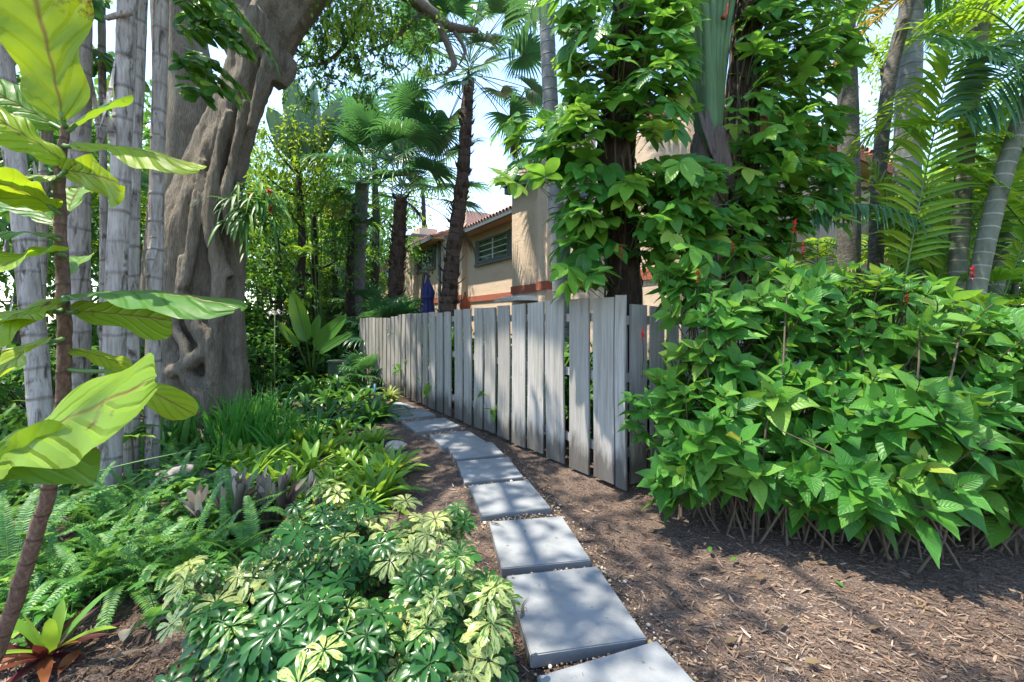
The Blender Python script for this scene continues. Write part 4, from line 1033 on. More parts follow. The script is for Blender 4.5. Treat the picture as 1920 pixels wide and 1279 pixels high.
ringed_palm('areca_palm', 'thin dark palm trunk leaning up to the right across the thick pale one',
            [(1636, 620, 6.2, 24), (1642, 480, 6.2, 24), (1650, 300, 6.2, 23), (1668, 150, 6.2, 22), (1702, 10, 6.2, 21), (1740, -110, 6.2, 19)], 'mottled_trunk', None, 7, 2.3, .6, 'areca', els=(-.5, 1.2), sag=1.4)
ringed_palm('areca_palm', 'straight green grey palm stem leaning slightly right, behind the red flowered shrub',
            [(1792, 640, 5.2, 27), (1796, 500, 5.2, 27), (1808, 320, 5.2, 26), (1824, 160, 5.2, 25), (1846, 10, 5.2, 24), (1866, -110, 5.2, 22)], 'areca_trunk', None, 7, 2.2, .6, 'areca', els=(-.6, 1.2), sag=1.3, dry=2)
ringed_palm('areca_palm', 'palm stem with bold white rings leaning strongly to the right edge',
            [(1820, 660, 4.6, 28), (1828, 560, 4.6, 28), (1852, 440, 4.6, 28), (1890, 300, 4.6, 27), (1935, 170, 4.6, 26), (2000, 20, 4.6, 24)], 'areca_trunk', None, 7, 2.2, .6, 'areca', els=(-.5, 1.2), sag=1.3)
ringed_palm('areca_palm', 'ringed palm stem with green patches just behind the boldly ringed one',
            [(1855, 640, 5.3, 28), (1866, 520, 5.3, 28), (1886, 400, 5.3, 27), (1912, 280, 5.3, 26), (1950, 120, 5.3, 24)], 'areca_trunk', None, 7, 2.1, .6, 'areca', els=(-.5, 1.1), sag=1.3)
# hand placed fronds on a clump of young arecas at the right
def right_fronds():
    root = thing('areca_clump', 'arching yellow green feather fronds of a young areca clump between the leaning stems', 'palm', V3(5.0, 5.6, 0))
    specs = [ # base px, py, Y ; tip aim px,py,Y ; L, W, mat, sag, up
        ((1690, 560, 5.0), (1765, 150, 4.8), 3.0, .62, 'areca', .35, (-.3, -1, .2)),
        ((1740, 560, 5.4), (1900, 250, 5.0), 2.6, .6, 'areca', .7, (0, -.6, 1)),
        ((1700, 600, 5.6), (1660, 330, 5.6), 2.2, .5, 'areca', .8, (0, -.6, 1)),
        ((1850, 600, 5.6), (1760, 330, 5.6), 2.2, .55, 'areca', .8, (0, -.6, 1)),
        ((1880, 560, 5.0), (1960, 330, 4.6), 2.0, .55, 'areca', .9, (0, -.6, 1)),
        ((1780, 570, 6.0), (1700, 380, 5.6), 2.0, .5, 'areca', .8, (0, -.4, 1)),
        ((1920, 540, 5.2), (1880, 240, 5.2), 2.2, .55, 'areca', .5, (0, -.8, .6)),
        ((1960, 300, 5.0), (1800, 210, 4.8), 2.0, .6, 'areca', .6, (0, -.6, 1)),
        ((1960, 480, 5.0), (1860, 330, 4.8), 1.8, .55, 'areca', .6, (0, -.6, 1)),
        ((2040, 200, 4.6), (1850, 80, 4.4), 2.0, .65, 'blue', .4, (0, -.8, .7)),
        ((2020, 60, 4.8), (1870, 130, 4.6), 2.0, .75, 'blue', .5, (0, -1, .4)),
    ]
    for b, a, L, W, mt, sag, up in specs:
        B, A = P(*b), P(*a); f1, f2 = MB(), MB()
        pinnate(f1, f2, B, A - B, L, W, 40, sag, .7, .2, .055, np.array(up, float), .013)
        f = f1.obj('frond', M[mt], root); f2.obj('rachis', M['green_stem'], f)
    r2 = thing('areca_frond', 'low arching blue green feather frond hanging over the pink wall and dark trunk', 'palm frond', P(1735, 520, 5.2))
    f1, f2 = MB(), MB(); B = P(1778, 455, 5.2)
    pinnate(f1, f2, B, P(1700, 392, 5.1) - B, 2.05, .66, 60, 1.0, 1.3, .0, .028, V3(0, -.35, 1), .014, 1.3, 1.1); f = f1.obj('frond', M['blue'], r2); f2.obj('rachis', M['green_stem'], f)
    r3 = thing('areca_frond', 'dying orange feather frond hanging at the top edge among the green ones', 'palm frond', P(1790, -60, 5.6))
    f1, f2 = MB(), MB(); pinnate(f1, f2, P(1860, -60, 5.6), V3(-1, -.2, .1), 1.3, .75, 34, .6, 1.6, -.1, .035, V3(0, -.6, 1)); f = f1.obj('frond', M['orange_dry'], r3); f2.obj('rachis', M['brown_stem'], f)
right_fronds()
# areca clump used for the dense greenery behind (one built, then copied)
def areca_clump():
    root = thing('areca_clump', 'bushy areca palm clump with pale stems', 'palm', (0, 0, 0), 'areca palms filling the background')
    mb = MB()
    for i in range(7):
        a = V3(U(-.5, .5), U(-.5, .5), -.05); b = a + V3(U(-.8, .8), U(-.8, .8), U(1.6, 3.6)); tube(mb, spline([a, (a + b) / 2 + V3(U(-.1, .1), 0, .1), b], 14), [.05, .035], 8)
        for j in range(5):
            f1, f2 = MB(), MB(); pinnate(f1, f2, b, azel(j * 2.4 + i, U(.1, 1.1)), U(1.5, 2.1), .5, 26, U(.9, 1.5), .8, .3, .04)
            f = f1.obj('frond', M['areca' if (i + j) % 3 else 'blue'], root); f2.obj('rachis', M['green_stem'], f)
    for j in range(6):
        f1, f2 = MB(), MB(); pinnate(f1, f2, V3(U(-.3, .3), U(-.3, .3), .1), azel(j * 1.1, U(.8, 1.3)), U(1.7, 2.2), .5, 26, 1.0, .8, .3, .04); f = f1.obj('frond', M['areca'], root); f2.obj('rachis', M['green_stem'], f)
    mb.obj('stems', M['areca_trunk'], root)
    return root
ac = areca_clump(); place(ac, (7.6, 6.6, 0), .4, 1.0); ac['label'] = 'sunlit areca palm clump at the right edge behind the leaning ringed stems'
for (x, y, rz, s, lb) in [(9.2, 8.6, 2.0, 1.15, 'areca palm clump filling the gap right of the leaning stems, further back'), (10.8, 11.0, 4.0, 1.4, 'areca palm clump far back beside the end of the pink house'),
                          (6.3, 7.4, 1.2, .8, 'low areca palm clump in front of the pink wall'), (-6.6, 12.2, .8, 1.0, 'areca palm clump in the shade beyond the big trunk'), (-7.4, 15.5, 2.7, 1.35, 'areca palm clump deep in the shaded trees on the far side of the bed'),
                          (-8.3, 18.2, 5.0, 1.3, 'areca palm clump far down the path left of the orange wall'), (-9.5, 11.0, 3.3, 1.3, 'areca palm clump behind the grey ringed stems')]:
    dup(ac, (x, y, 0), rz, s, lb)

# traveller's palm style fan among the vines
def travellers():
    root = thing('travellers_palm', 'palm with a fan of pale green leaf stalks between two vine covered trunks', 'palm', V3(2.25, 4.95, 0))
    Y = 4.9
    p, r = pix([(1316, 690, Y, 56), (1314, 520, Y, 58), (1318, 420, Y, 60), (1326, 320, Y, 62), (1330, 250, Y, 56)])
    p = np.concatenate([[V3(p[0][0], Y, -.05)], p]); r = np.concatenate([[.18], r])
    mb = MB(); tube(mb, spline(p, 50), r, 16, lambda L, th, t: 1 + .07 * np.sin(2 * th + L * 12) + .05 * np.abs(np.sin(L * 16))); mb.obj('trunk', M['dry_sheath'], root)
    for i, (xt, w0, w1, bow) in enumerate([(1264, 28, 20, -10), (1288, 30, 22, -7), (1302, 32, 22, -3), (1318, 34, 24, 0), (1334, 32, 22, 3), (1346, 30, 22, 5), (1358, 26, 20, 7), (1374, 22, 17, 9)]):
        Yd = Y - .12 + .035 * abs(i - 3.5)
        path = [(1328 + (i - 3.5) * 2, 330 - abs(i - 3.5) * 4, Yd, 14), (1328 + (i - 3.5) * 4.5, 235, Yd, w0), (1328 + (xt - 1328) * .55 + bow * .3, 100, Yd, w1), (xt + bow * .2, -20, Yd, w1 * .8), (xt + (xt - 1328) * .9, -220, Yd, w1 * .6)]
        q, rr = pix(path); mb = MB(); tube(mb, spline(q, 30), rr, 14, lambda L, th, t: np.where(np.sin(th) > 0, 1 - .25 * np.sin(th), 1.0)); st = mb.obj('leaf_stalk', M['pale_petiole'], root)
        bl = MB(); e = q[-1]; dv = norm(q[-1] - q[-2])
        leaves(bl, [e], dv, V3(0, -.4, 1) + V3(U(-.3, .3), 0, 0), 1.5, .5, .5, 'paddle', 12, .15, wave=.03); bl.obj('blade', M['paddle'], st)
    for k in range(7):
        b = P(1330 + U(-26, 34), U(190, 330), Y - .2); mb = MB()
        leaves(mb, [b], V3(U(-.25, .35), -.12, -1), V3(0, -1, .1), U(.4, .8), U(.05, .12), U(-.2, .2), 'lance', 7, -.4, wave=.08); mb.obj('sheath', M['dry_sheath'], root)
    mb = MB(); tube(mb, [P(1356, 34, Y - .2), P(1362, 24, Y - .2), P(1366, -2, Y - .2)], [.03, .018, .003], 8); mb.obj('bract', M['rust'], root)
travellers()

# vine covered palms
def vine_leaf(mb, st, o, d, up, S, n=5):
    d = norm(d); up = norm(up - d * np.dot(up, d)); rt = np.cross(d, up)
    an = {5: [-1.75, -.85, 0, .85, 1.75], 3: [-1.1, 0, 1.1], 7: [-2.1, -1.4, -.7, 0, .7, 1.4, 2.1]}[n]
    an = np.array(an); ll = S * np.interp(np.abs(an), [0, .9, 2.1], [1, .86, .5])
    ld = np.cos(an)[:, None] * d + np.sin(an)[:, None] * rt + R.normal(0, .1, (n, 3)); 
    leaves(mb, np.tile(o, (n, 1)), ld, np.tile(up, (n, 1)) + R.normal(0, .15, (n, 3)), ll, ll * U(.40, .5, n), U(.3, .9, n), 'ellip', 6, .22, U(0, 1), wave=.05)
def vine_palm(label, vlabel, path, Y, boxes, nleaf, S, crown=None):
    p, r = pix(path); root = thing('vine_covered_palm', label, 'palm', (p[0][0], p[0][1], 0))
    p = np.concatenate([[V3(p[0][0], p[0][1], -.05)], p]); r = np.concatenate([[r[0]], r]); pp = spline(p, 70); rr = np.interp(np.linspace(0, 1, 70), np.linspace(0, 1, len(r)), r)
    mb = MB(); tube(mb, pp, rr, 16, lambda L, th, t: 1 + .09 * np.sin(5 * th + 6 * np.sin(L * 3)) + .06 * np.sin(11 * th - L * 20)); mb.obj('trunk', M['vine_trunk'], root)
    areca_crown(root, pp[-1], 10, 2.4, .6, (0, 1.2), 'blue', 26, .04)
    vr = thing('climbing_vine', vlabel, 'vine', (p[0][0], p[0][1], .5))
    mb = MB()
    for k in range(22):                   # climbing stems and aerial roots
        az0 = U(0, 6.28); q = []
        k0, k1 = sorted(R.integers(2, 69, 2)); k1 = max(k1, min(k0 + 18, 69))
        for j in range(k0, k1, 3):
            a = az0 + .25 * math.sin(j * .23 + k); q.append(pp[j] + V3(math.cos(a), math.sin(a), 0) * rr[j] * U(1.0, 1.18))
        if len(q) > 2: tube(mb, spline(np.array(q), len(q) * 3), [U(.008, .02)], 6, cap=False)
    mb.obj('stems', M['brown_stem'], vr)
    mb, st = MB(), MB()
    for (x0, y0, x1, y1, wgt) in boxes:
        for _ in range(int(nleaf * wgt)):
            px, py = U(x0, x1), U(y0, y1)
            kk = int(np.argmin(np.abs(pp[:, 2] - P(px, py, Y)[2]))); tx = 960 + FP * pp[kk][0] / pp[kk][1]
            if abs(px - tx + 12) < 36 and R.random() < .5: continue
            Yl = Y + R.normal(-.25, .28)
            o = P(px, py, Yl)
            k = int(np.argmin(np.abs(pp[:, 2] - (o[2] - .1)))); a = pp[k]; out = o - a; hd = norm(V3(out[0], out[1] - .15, 0))
            d = norm(hd * U(.3, 1.1) + V3(0, -.35, U(-.9, .1)) + R.normal(0, .35, 3)); up = norm(V3(0, -.35, 1) + hd * .4 + R.normal(0, .3, 3))
            vine_leaf(mb, st, o, d, up, S * U(.75, 1.2), R.choice([3, 5, 5, 5]))
            s = o - out * min(1.0, .42 / np.linalg.norm(out)) + V3(0, .03, -.05)
            tube(st, spline([s, (s + o) / 2 + V3(0, 0, .07), o], 7), [.004, .003], 5, cap=False)
    mb.obj('foliage', M['vine'], vr); st.obj('leaf_stalks', M['green_stem'], vr)
vine_palm('palm trunk wrapped in dark roots right behind the fence corner', 'climbing vine with big five-part glossy leaves around the trunk behind the fence corner',
          [(1172, 640, 4.6, 64), (1168, 500, 4.6, 62), (1160, 400, 4.6, 60), (1152, 300, 4.6, 66), (1160, 200, 4.6, 62), (1172, 100, 4.6, 60), (1178, 0, 4.6, 56), (1182, -150, 4.6, 50)], 4.6,
          [(1062, 0, 1290, 120, .20), (1062, 110, 1280, 250, .22), (955, 215, 1110, 345, .10), (1070, 310, 1330, 420, .26), (1050, 380, 1150, 540, .09), (1190, 300, 1330, 500, .15), (1200, 380, 1400, 470, .06), (1010, -200, 1300, 0, .12)], 580, .29)
vine_palm('dark vine covered palm trunk standing in front of the pink wall', 'climbing vine with dense green leaves around the dark trunk in front of the pink wall',
          [(1380, 640, 5.3, 60), (1384, 480, 5.3, 58), (1388, 330, 5.3, 56), (1392, 180, 5.3, 54), (1400, 40, 5.3, 50), (1408, -120, 5.3, 44)], 5.3,
          [(1390, 0, 1590, 130, .22), (1370, 120, 1570, 300, .26), (1380, 290, 1580, 420, .30), (1350, 400, 1500, 500, .08), (1380, -200, 1600, 0, .12)], 560, .26)
# thin grey pole beyond the vines
mb = MB(); tube(mb, [P(1452, 640, 6.2) * V3(1, 1, 0), P(1452, 90, 6.2), P(1453, -120, 6.2)], [.05, .045], 12); o = mb.obj('slender_palm', M['royal_trunk']); tag(o, 'thin bare pale stem showing through the vine leaves near the top', 'palm')

# ------------------------------------------------------------------ red flowered shrubs (firespike)
def firespike(label, base, ells, nsh, flowers=()):
    root = thing('firespike_shrub', label, 'shrub', (base[0], base[1], 0), 'red flowered shrubs in front of the fence return')
    st, fo = MB(), MB(); B = np.array([base[0], base[1], -.03])
    for (px, py, Y, rx, ry, rz), n in zip(ells, nsh):
        c = P(px, py, Y)
        dirs = rand_dir(n * 3); dirs = dirs[(dirs[:, 1] < .55)][:n]
        for dv in dirs:
            rad = U(.55, 1.05) ** .6 if R.random() < .86 else U(1.05, 1.32); o = c + dv * V3(rx, ry, rz) * rad
            if o[2] < .07: o[2] = U(.06, .2)
            ax = norm(dv * V3(.8, .8, .3) + V3(0, -.12, .75) + R.normal(0, .25, 3))
            b = B + V3(R.normal(0, .2), R.normal(0, .13), 0)
            midp = (b + o) / 2 + V3(R.normal(0, .07), R.normal(0, .07), .18) + (o - c) * .15
            if R.random() < .22: tube(st, spline([b, midp, o - ax * .05, o], 9), [.009, .004], 5, cap=False)
            elif o[2] > .6: tube(st, spline([o - ax * .3 + V3(0, .1, -.15), o - ax * .1, o], 6), [.005, .0035], 5, cap=False)
            # decussate pairs, large at the bottom of the shoot
            rt = norm(np.cross(ax, V3(.3, .2, 1))); r2 = np.cross(ax, rt); a0 = U(0, 3.14)
            np_ = R.integers(3, 5)
            S = U(.115, .245)
            bb, dd, uu, LL, WW, dr = [], [], [], [], [], []
            for k in range(np_):
                a = a0 + k * PI / 2
                for s in (0, PI):
                    o_ = math.cos(a + s) * rt + math.sin(a + s) * r2
                    f = k / np_
                    bb.append(o - ax * (.16 * (1 - f) - .01)); dd.append(norm(o_ * (1.1 - .5 * f) + ax * (.15 + .8 * f))); uu.append(ax * 1.0 - o_ * .1)
                    l = S * (1.12 - .55 * f ** 1.5) * U(.8, 1.15); LL.append(l); WW.append(l * U(.48, .60)); dr.append(U(.15, .75) * (1 - .4 * f))
            leaves(fo, np.array(bb), np.array(dd), np.array(uu), np.array(LL), np.array(WW), np.array(dr), 'ovate', 6, .28, np.clip(U(.05, .88) + U(-.12, .12, len(bb)) + np.where(R.random(len(bb)) < .012, .6, 0) + (.5 if R.random() < .004 else 0), 0, 1), wave=.014)
    for _ in range(7):
        b = B + V3(R.normal(0, .16), R.normal(0, .1), 0); tube(st, spline([b, b + V3(R.normal(0, .12), R.normal(0, .08), U(.25, .5)), b + V3(R.normal(0, .3), R.normal(0, .15), U(.5, .9))], 8), [.009, .004], 5, cap=False)
    st.obj('stems', M['brown_stem'], root); fo.obj('foliage', M['firespike'], root)
    for (px, py, Y) in flowers:
        q = P(px, py, Y); mb, s2 = MB(), MB()
        low = q + V3(U(-.02, .08) - .06, .03, -.32); tube(s2, spline([low, (low + q) / 2 + V3(.01, 0, .01), q], 6), [.004, .0025], 5, cap=False)
        n = 26; h = U(0, .09, n)[:, None] * V3(0, 0, 1)
        leaves(mb, q + h - V3(0, 0, .03), norm(rand_dir(n) + V3(0, 0, .4)), V3(0, 0, 1), U(.022, .04, n), .011, .2, 'ellip', 3)
        f = mb.obj('flower', M['petal'], root); s2.obj('flower_stalk', M['dark_stem'], f)
firespike('lush green shrub against the end of the fence, its leaves lapping over the boards', P(1370, 603, 3.3), [(1365, 650, 3.55, .50, .42, .50), (1340, 800, 3.25, .40, .36, .36), (1300, 530, 3.7, .3, .25, .2), (1275, 880, 3.15, .24, .2, .2), (1255, 760, 3.45, .18, .16, .34)], (70, 48, 18, 14, 14), [(1308, 520, 3.4), (1165, 478, 3.9), (1205, 632, 3.3)])
firespike('leafy shrub with red flower spikes in the middle of the shrub bank', P(1480, 603, 3.2), [(1470, 575, 3.7, .6, .5, .42), (1500, 760, 3.3, .6, .5, .42), (1440, 860, 3.05, .40, .34, .24), (1560, 885, 2.95, .35, .3, .22)], (70, 74, 30, 18), [(1490, 430, 3.5), (1505, 472, 3.5), (1536, 520, 3.6), (1551, 534, 3.6), (1374, 468, 3.8)])
firespike('widest shrub of the bank, sprawling over the mulch with a red bloom on top', P(1660, 603, 2.9), [(1690, 610, 3.35, .58, .5, .42), (1660, 790, 3.0, .58, .5, .42), (1650, 890, 2.75, .42, .34, .22)], (68, 78, 32), [(1700, 564, 3.1)])
firespike('shrub running off the right edge of the picture, below the boldly ringed palm', P(1850, 603, 3.0), [(1840, 660, 3.3, .6, .5, .38), (1830, 820, 2.95, .6, .46, .36), (1960, 740, 3.1, .6, .5, .4), (1850, 885, 2.95, .36, .3, .18), (1745, 760, 3.2, .35, .3, .3)], (64, 74, 54, 22, 24), [(1824, 516, 3.4), (1896, 632, 3.1)])
# sprig in front of the fence boards
def sprig():
    r = thing('shrub_sprig', 'low leafy shoot standing alone against the foot of the fence corner', 'plant', G(1210, 905)); mb, st = MB(), MB()
    b = G(1215, 905)
    for (px, py, Y) in [(1182, 745, 3.6), (1185, 800, 3.55), (1205, 820, 3.5), (1190, 772, 3.6)]:
        q = P(px, py, Y); tube(st, spline([b, (b + q) / 2 + V3(.03, 0, .05), q], 8), [.006, .003], 5)
        n = 9; leaves(mb, np.tile(q, (n, 1)), azel(np.arange(n) * 2.4, U(-.3, .6, n)), V3(0, -.2, 1), U(.11, .17, n), U(.055, .075, n), .6, 'ovate', 5, .25, U(0, .6, n))
    mb.obj('foliage', M['firespike'], r); st.obj('stems', M['brown_stem'], r)
sprig()

# ------------------------------------------------------------------ left bed
GZ = -.02
def rosette(mb, base, n, L, W, el=(.2, 1.3), droop=(.6, 1.6), prof='strap', nseg=7, fold=.35, rnd=None, az0=0.0):
    i = np.arange(n); f = (i + .5) / n
    az = i * 2.39996 + az0 + U(-.25, .25, n); e = el[0] + (el[1] - el[0]) * f + U(-.08, .08, n)
    d = azel(az, e); hd = azel(az, 0 * e); up = norm(V3(0, 0, 1) * np.cos(e)[:, None] - hd * np.sin(e)[:, None] + V3(0, 0, .001))
    l = L * U(.8, 1.12, n) * (1 - .35 * f); leaves(mb, np.tile(base, (n, 1)) + hd * .02, d, up, l, W * U(.85, 1.1, n), U(*droop, n) * (1 - .5 * f), prof, nseg, fold, rnd)
def proto(name, label, cat, group, build):
    r = thing(name, label, cat, (0, 0, 0), group); build(r); return r
# ferns
def b_fern(n, L, seed):
    def f(r):
        mb, rb = MB(), MB()
        for i in range(n):
            az = i * 2.39996 + U(-.4, .4); el = U(.35, 1.25); pinnate(mb, rb, V3(math.cos(az) * .02, math.sin(az) * .02, 0), azel(az, el), 1.25 * L * U(.7, 1.1), .052 * U(.85, 1.15), 40, U(.7, 1.7), .25, .1, .0165, None, .0035, 1.3, 1.42, 'lance', .05)
        mb.obj('fronds', M['fern'], r); rb.obj('stalks', M['green_stem'], r)
    return f
FG = 'sword ferns spread over the left bed'
ferns = [proto('sword_fern', 'arching sword fern among others in the left bed below the grey stems', 'fern', FG, b_fern(n, L, i)) for i, (n, L) in enumerate([(13, .55), (16, .48), (11, .62), (18, .42)])]
fpos = [(30, 1010), (95, 1080), (150, 985), (60, 930), (215, 1010), (250, 940), (300, 985), (330, 930), (200, 1075), (290, 1060), (355, 1040), (130, 1045), (20, 1100), (395, 985), (420, 1040), (80, 880), (170, 900), (300, 890), (340, 870),
        (265, 1005), (10, 950), (120, 930), (365, 905), (240, 1040), (60, 1050), (440, 1000), (180, 960), (-40, 1020), (-30, 930), (330, 1085), (390, 1075), (30, 1150), (155, 1110), (240, 1100), (-60, 1100), (100, 1130), (480, 1080), (500, 1130), (575, 1240), (640, 1190), (700, 1290), (560, 1290), (760, 1250)]
used = set()
for i, (px, py) in enumerate(fpos):
    q = G(px, py); k = i % 4; sc_ = U(.62, 1.0) * (.75 if py > 1120 else 1)
    if k not in used: place(ferns[k], (q[0], q[1], GZ), U(0, 6), sc_); used.add(k)
    else: dup(ferns[k], (q[0], q[1], GZ), U(0, 6), sc_)
# light green bromeliads
def b_brom(n, L, W, mat, el, dr):
    def f(r):
        mb = MB(); rosette(mb, V3(0, 0, .0), n, L, W, el, dr, 'strap', 7, .4); mb.obj('leaves', M[mat], r)
    return f
BG = 'light green bromeliads massed beside the path'
brom = [proto('bromeliad', 'light yellow green strap leaved bromeliad in the mass beside the path', 'bromeliad', BG, b_brom(n, L, W, 'brom', (.25, 1.25), (.5, 1.3))) for n, L, W in [(22, .34, .045), (26, .30, .04), (18, .38, .048)]]
bpos = [(690, 905), (650, 880), (710, 860), (610, 850), (660, 840), (700, 935), (560, 830), (620, 905), (580, 880), (530, 860), (675, 960), (640, 945), (600, 945), (700, 830), (640, 815), (500, 845), (550, 905), (520, 900), (480, 880), (590, 815), (720, 895), (570, 945), (450, 860), (465, 905), (735, 885), (610, 985), (660, 865), (430, 890), (545, 860), (720, 925)]
used = set()
for i, (px, py) in enumerate(bpos):
    q = G(px, py); k = i % 3; s = U(1.05, 1.5)
    if k not in used: place(brom[k], (q[0], q[1], GZ), U(0, 6), s); used.add(k)
    else: dup(brom[k], (q[0], q[1], GZ), U(0, 6), s)
# dark green bromeliads at the bend
DG = 'dark green bromeliads at the bend of the path'
db = [proto('bromeliad', 'dark green broad strap bromeliad in the drift at the bend of the path', 'bromeliad', DG, b_brom(n, L, W, 'dbrom', (.15, 1.3), (.9, 2.2))) for n, L, W in [(20, .62, .075), (24, .52, .07)]]
dpos = [(690, 790), (650, 800), (705, 770), (620, 780), (660, 765), (600, 800), (575, 770), (640, 750), (685, 752), (560, 795), (610, 755), (540, 770), (715, 785), (520, 750), (570, 745), (500, 770), (590, 735), (540, 738), (630, 733)]
used = set()
for i, (px, py) in enumerate(dpos):
    q = G(px, py); k = i % 2; s = U(.95, 1.3)
    if k not in used: place(db[k], (q[0], q[1], GZ), U(0, 6), s); used.add(k)
    else: dup(db[k], (q[0], q[1], GZ), U(0, 6), s)
# upright iris / liriope fans
def b_iris(r):
    mb = MB(); n = 46; b = np.stack([R.normal(0, .07, n), R.normal(0, .06, n), np.zeros(n)], 1)
    leaves(mb, b, azel(U(0, 6.28, n), U(.95, 1.5, n)), rand_dir(n) * V3(1, 1, .1), U(.5, .95, n), U(.025, .045, n), U(.1, 1.3, n), 'grass', 9, .3, power=2.2); mb.obj('leaves', M['iris'], r)
ir = proto('walking_iris', 'clump of tall sword shaped dark green leaves in the bed beside the big trunk', 'plant', 'upright strap leaved clumps by the trunk', b_iris)
for i, (px, py, s) in enumerate([(430, 850, 1.0), (455, 835, .9), (475, 845, .9), (500, 830, .85), (440, 815, .8), (520, 850, .7), (545, 830, .7), (480, 800, .8), (415, 880, .55), (590, 840, .6), (395, 800, .6), (510, 800, .8)]):
    q = G(px, py)
    if i == 0: place(ir, (q[0], q[1], GZ), 0, s)
    else: dup(ir, (q[0], q[1], GZ), U(0, 6), s)
# snake plants near the root flare
def b_snake(r):
    mb = MB(); n = 18; b = np.stack([R.normal(0, .1, n), R.normal(0, .08, n), np.zeros(n)], 1)
    leaves(mb, b, azel(U(0, 6.28, n), U(.9, 1.45, n)), rand_dir(n) * V3(1, 1, .1), U(.3, .6, n), U(.05, .07, n), U(0, .6, n), 'strap', 7, .5); mb.obj('leaves', M['dbrom'], r)
sn = proto('snake_plant', 'dark upright leaves with pale edges at the foot of the big trunk', 'plant', 'dark upright leaves at the foot of the trunk', b_snake)
for i, (px, py) in enumerate([(345, 850), (320, 860), (370, 845), (60, 850), (30, 880), (15, 840), (290, 850)]):
    q = G(px, py)
    if i == 0: place(sn, (q[0], q[1], GZ))
    else: dup(sn, (q[0], q[1], GZ), U(0, 6), U(.8, 1.2))
# leafy ground cover seedlings
def b_cover(r):
    mb, st = MB(), MB()
    for _ in range(16):
        b = V3(R.normal(0, .13), R.normal(0, .13), 0); q = b + V3(R.normal(0, .04), R.normal(0, .04), U(.06, .22)); tube(st, [b, q], [.003, .002], 4, cap=False)
        n = 6; leaves(mb, np.tile(q, (n, 1)), azel(np.arange(n) * 2.4 + U(0, 6), U(-.1, .6, n)), V3(0, 0, 1), U(.05, .11, n), U(.03, .055, n), .5, 'ovate', 4, .25)
    mb.obj('foliage', M['vine'], r); st.obj('stems', M['green_stem'], r)
co = proto('seedling_cluster', 'low leafy seedlings filling in between the ferns and bromeliads', 'plant', 'leafy seedlings between the ferns', b_cover)
cpos = [(250, 890), (290, 920), (330, 850), (380, 900), (410, 930), (240, 850), (400, 850), (140, 870), (60, 990), (350, 960), (180, 940), (440, 940), (130, 1140), (310, 1110), (470, 1045), (220, 960), (90, 1000), (20, 1060), (400, 1100), (280, 870), (420, 790), (500, 730), (470, 760), (440, 760), (570, 720), (610, 715), (530, 715), (480, 725), (650, 735), (250, 1140), (60, 1180), (500, 1180), (10, 900), (110, 850), (205, 1130)]
cpos = [c for i, c in enumerate(cpos) if c[1] < 880 or i % 3 == 0]
for i, (px, py) in enumerate(cpos):
    q = G(px, py)
    if i == 0: place(co, (q[0], q[1], GZ))
    else: dup(co, (q[0], q[1], GZ), U(0, 6), U(.8, 1.3) * (1.4 if py < 800 else 1))
# big-leaved seedling with stem
def b_sap(r):
    mb, st = MB(), MB(); tube(st, spline([V3(0, 0, 0), V3(.02, 0, .25), V3(.0, 0, .5)], 8), [.012, .008], 6)
    n = 12; leaves(mb, np.tile(V3(0, 0, .47), (n, 1)) + R.normal(0, .02, (n, 3)), azel(np.arange(n) * 2.4, U(-.1, .7, n)), V3(0, 0, 1), U(.18, .3, n), U(.08, .12, n), .6, 'ovate', 6, .2); mb.obj('foliage', M['vine'], r); st.obj('stem', M['brown_stem'], r)
sp = proto('sapling', 'small broad leaved sapling in front of the grey ringed stems', 'plant', None, b_sap); q = G(246, 905); place(sp, (q[0], q[1], GZ))
# spent bromeliad stalks
def b_dead(r):
    for i in range(13):
        mb = MB(); b = V3(R.normal(0, .22), R.normal(0, .06), 0); tip = b + V3(R.normal(.04, .1), R.normal(0, .06), U(.2, .42))
        tube(mb, spline([b, (b + tip) / 2 + V3(R.normal(0, .01), 0, 0), tip], 10), [.018, .028, .022], 9, lambda L, th, t: 1 + .12 * np.sin(3 * th + 8 * t))
        n = 5; leaves(mb, np.tile(b + (tip - b) * .7, (n, 1)), norm(norm(tip - b) + rand_dir(n) * .35), rand_dir(n), U(.12, .24, n), U(.035, .05, n), U(-.3, .4, n), 'strap', 5, -.5); 
        mb.obj('dry_stalk', M['dead'], r)
dd = proto('spent_bromeliad', 'cluster of dry spotted grey and brown bromeliad stalks between the ferns and light green bromeliads', 'bromeliad', None, b_dead); q = G(470, 992); place(dd, (q[0], q[1], GZ))
rd = thing('bromeliad', 'dark red bromeliad cup among the dry grey stalks', 'bromeliad', G(548, 1000)); mb = MB(); rosette(mb, G(548, 1000, GZ), 9, .32, .07, (.9, 1.45), (0, .3), 'strap', 7, .6); mb.obj('leaves', M['red'], rd)
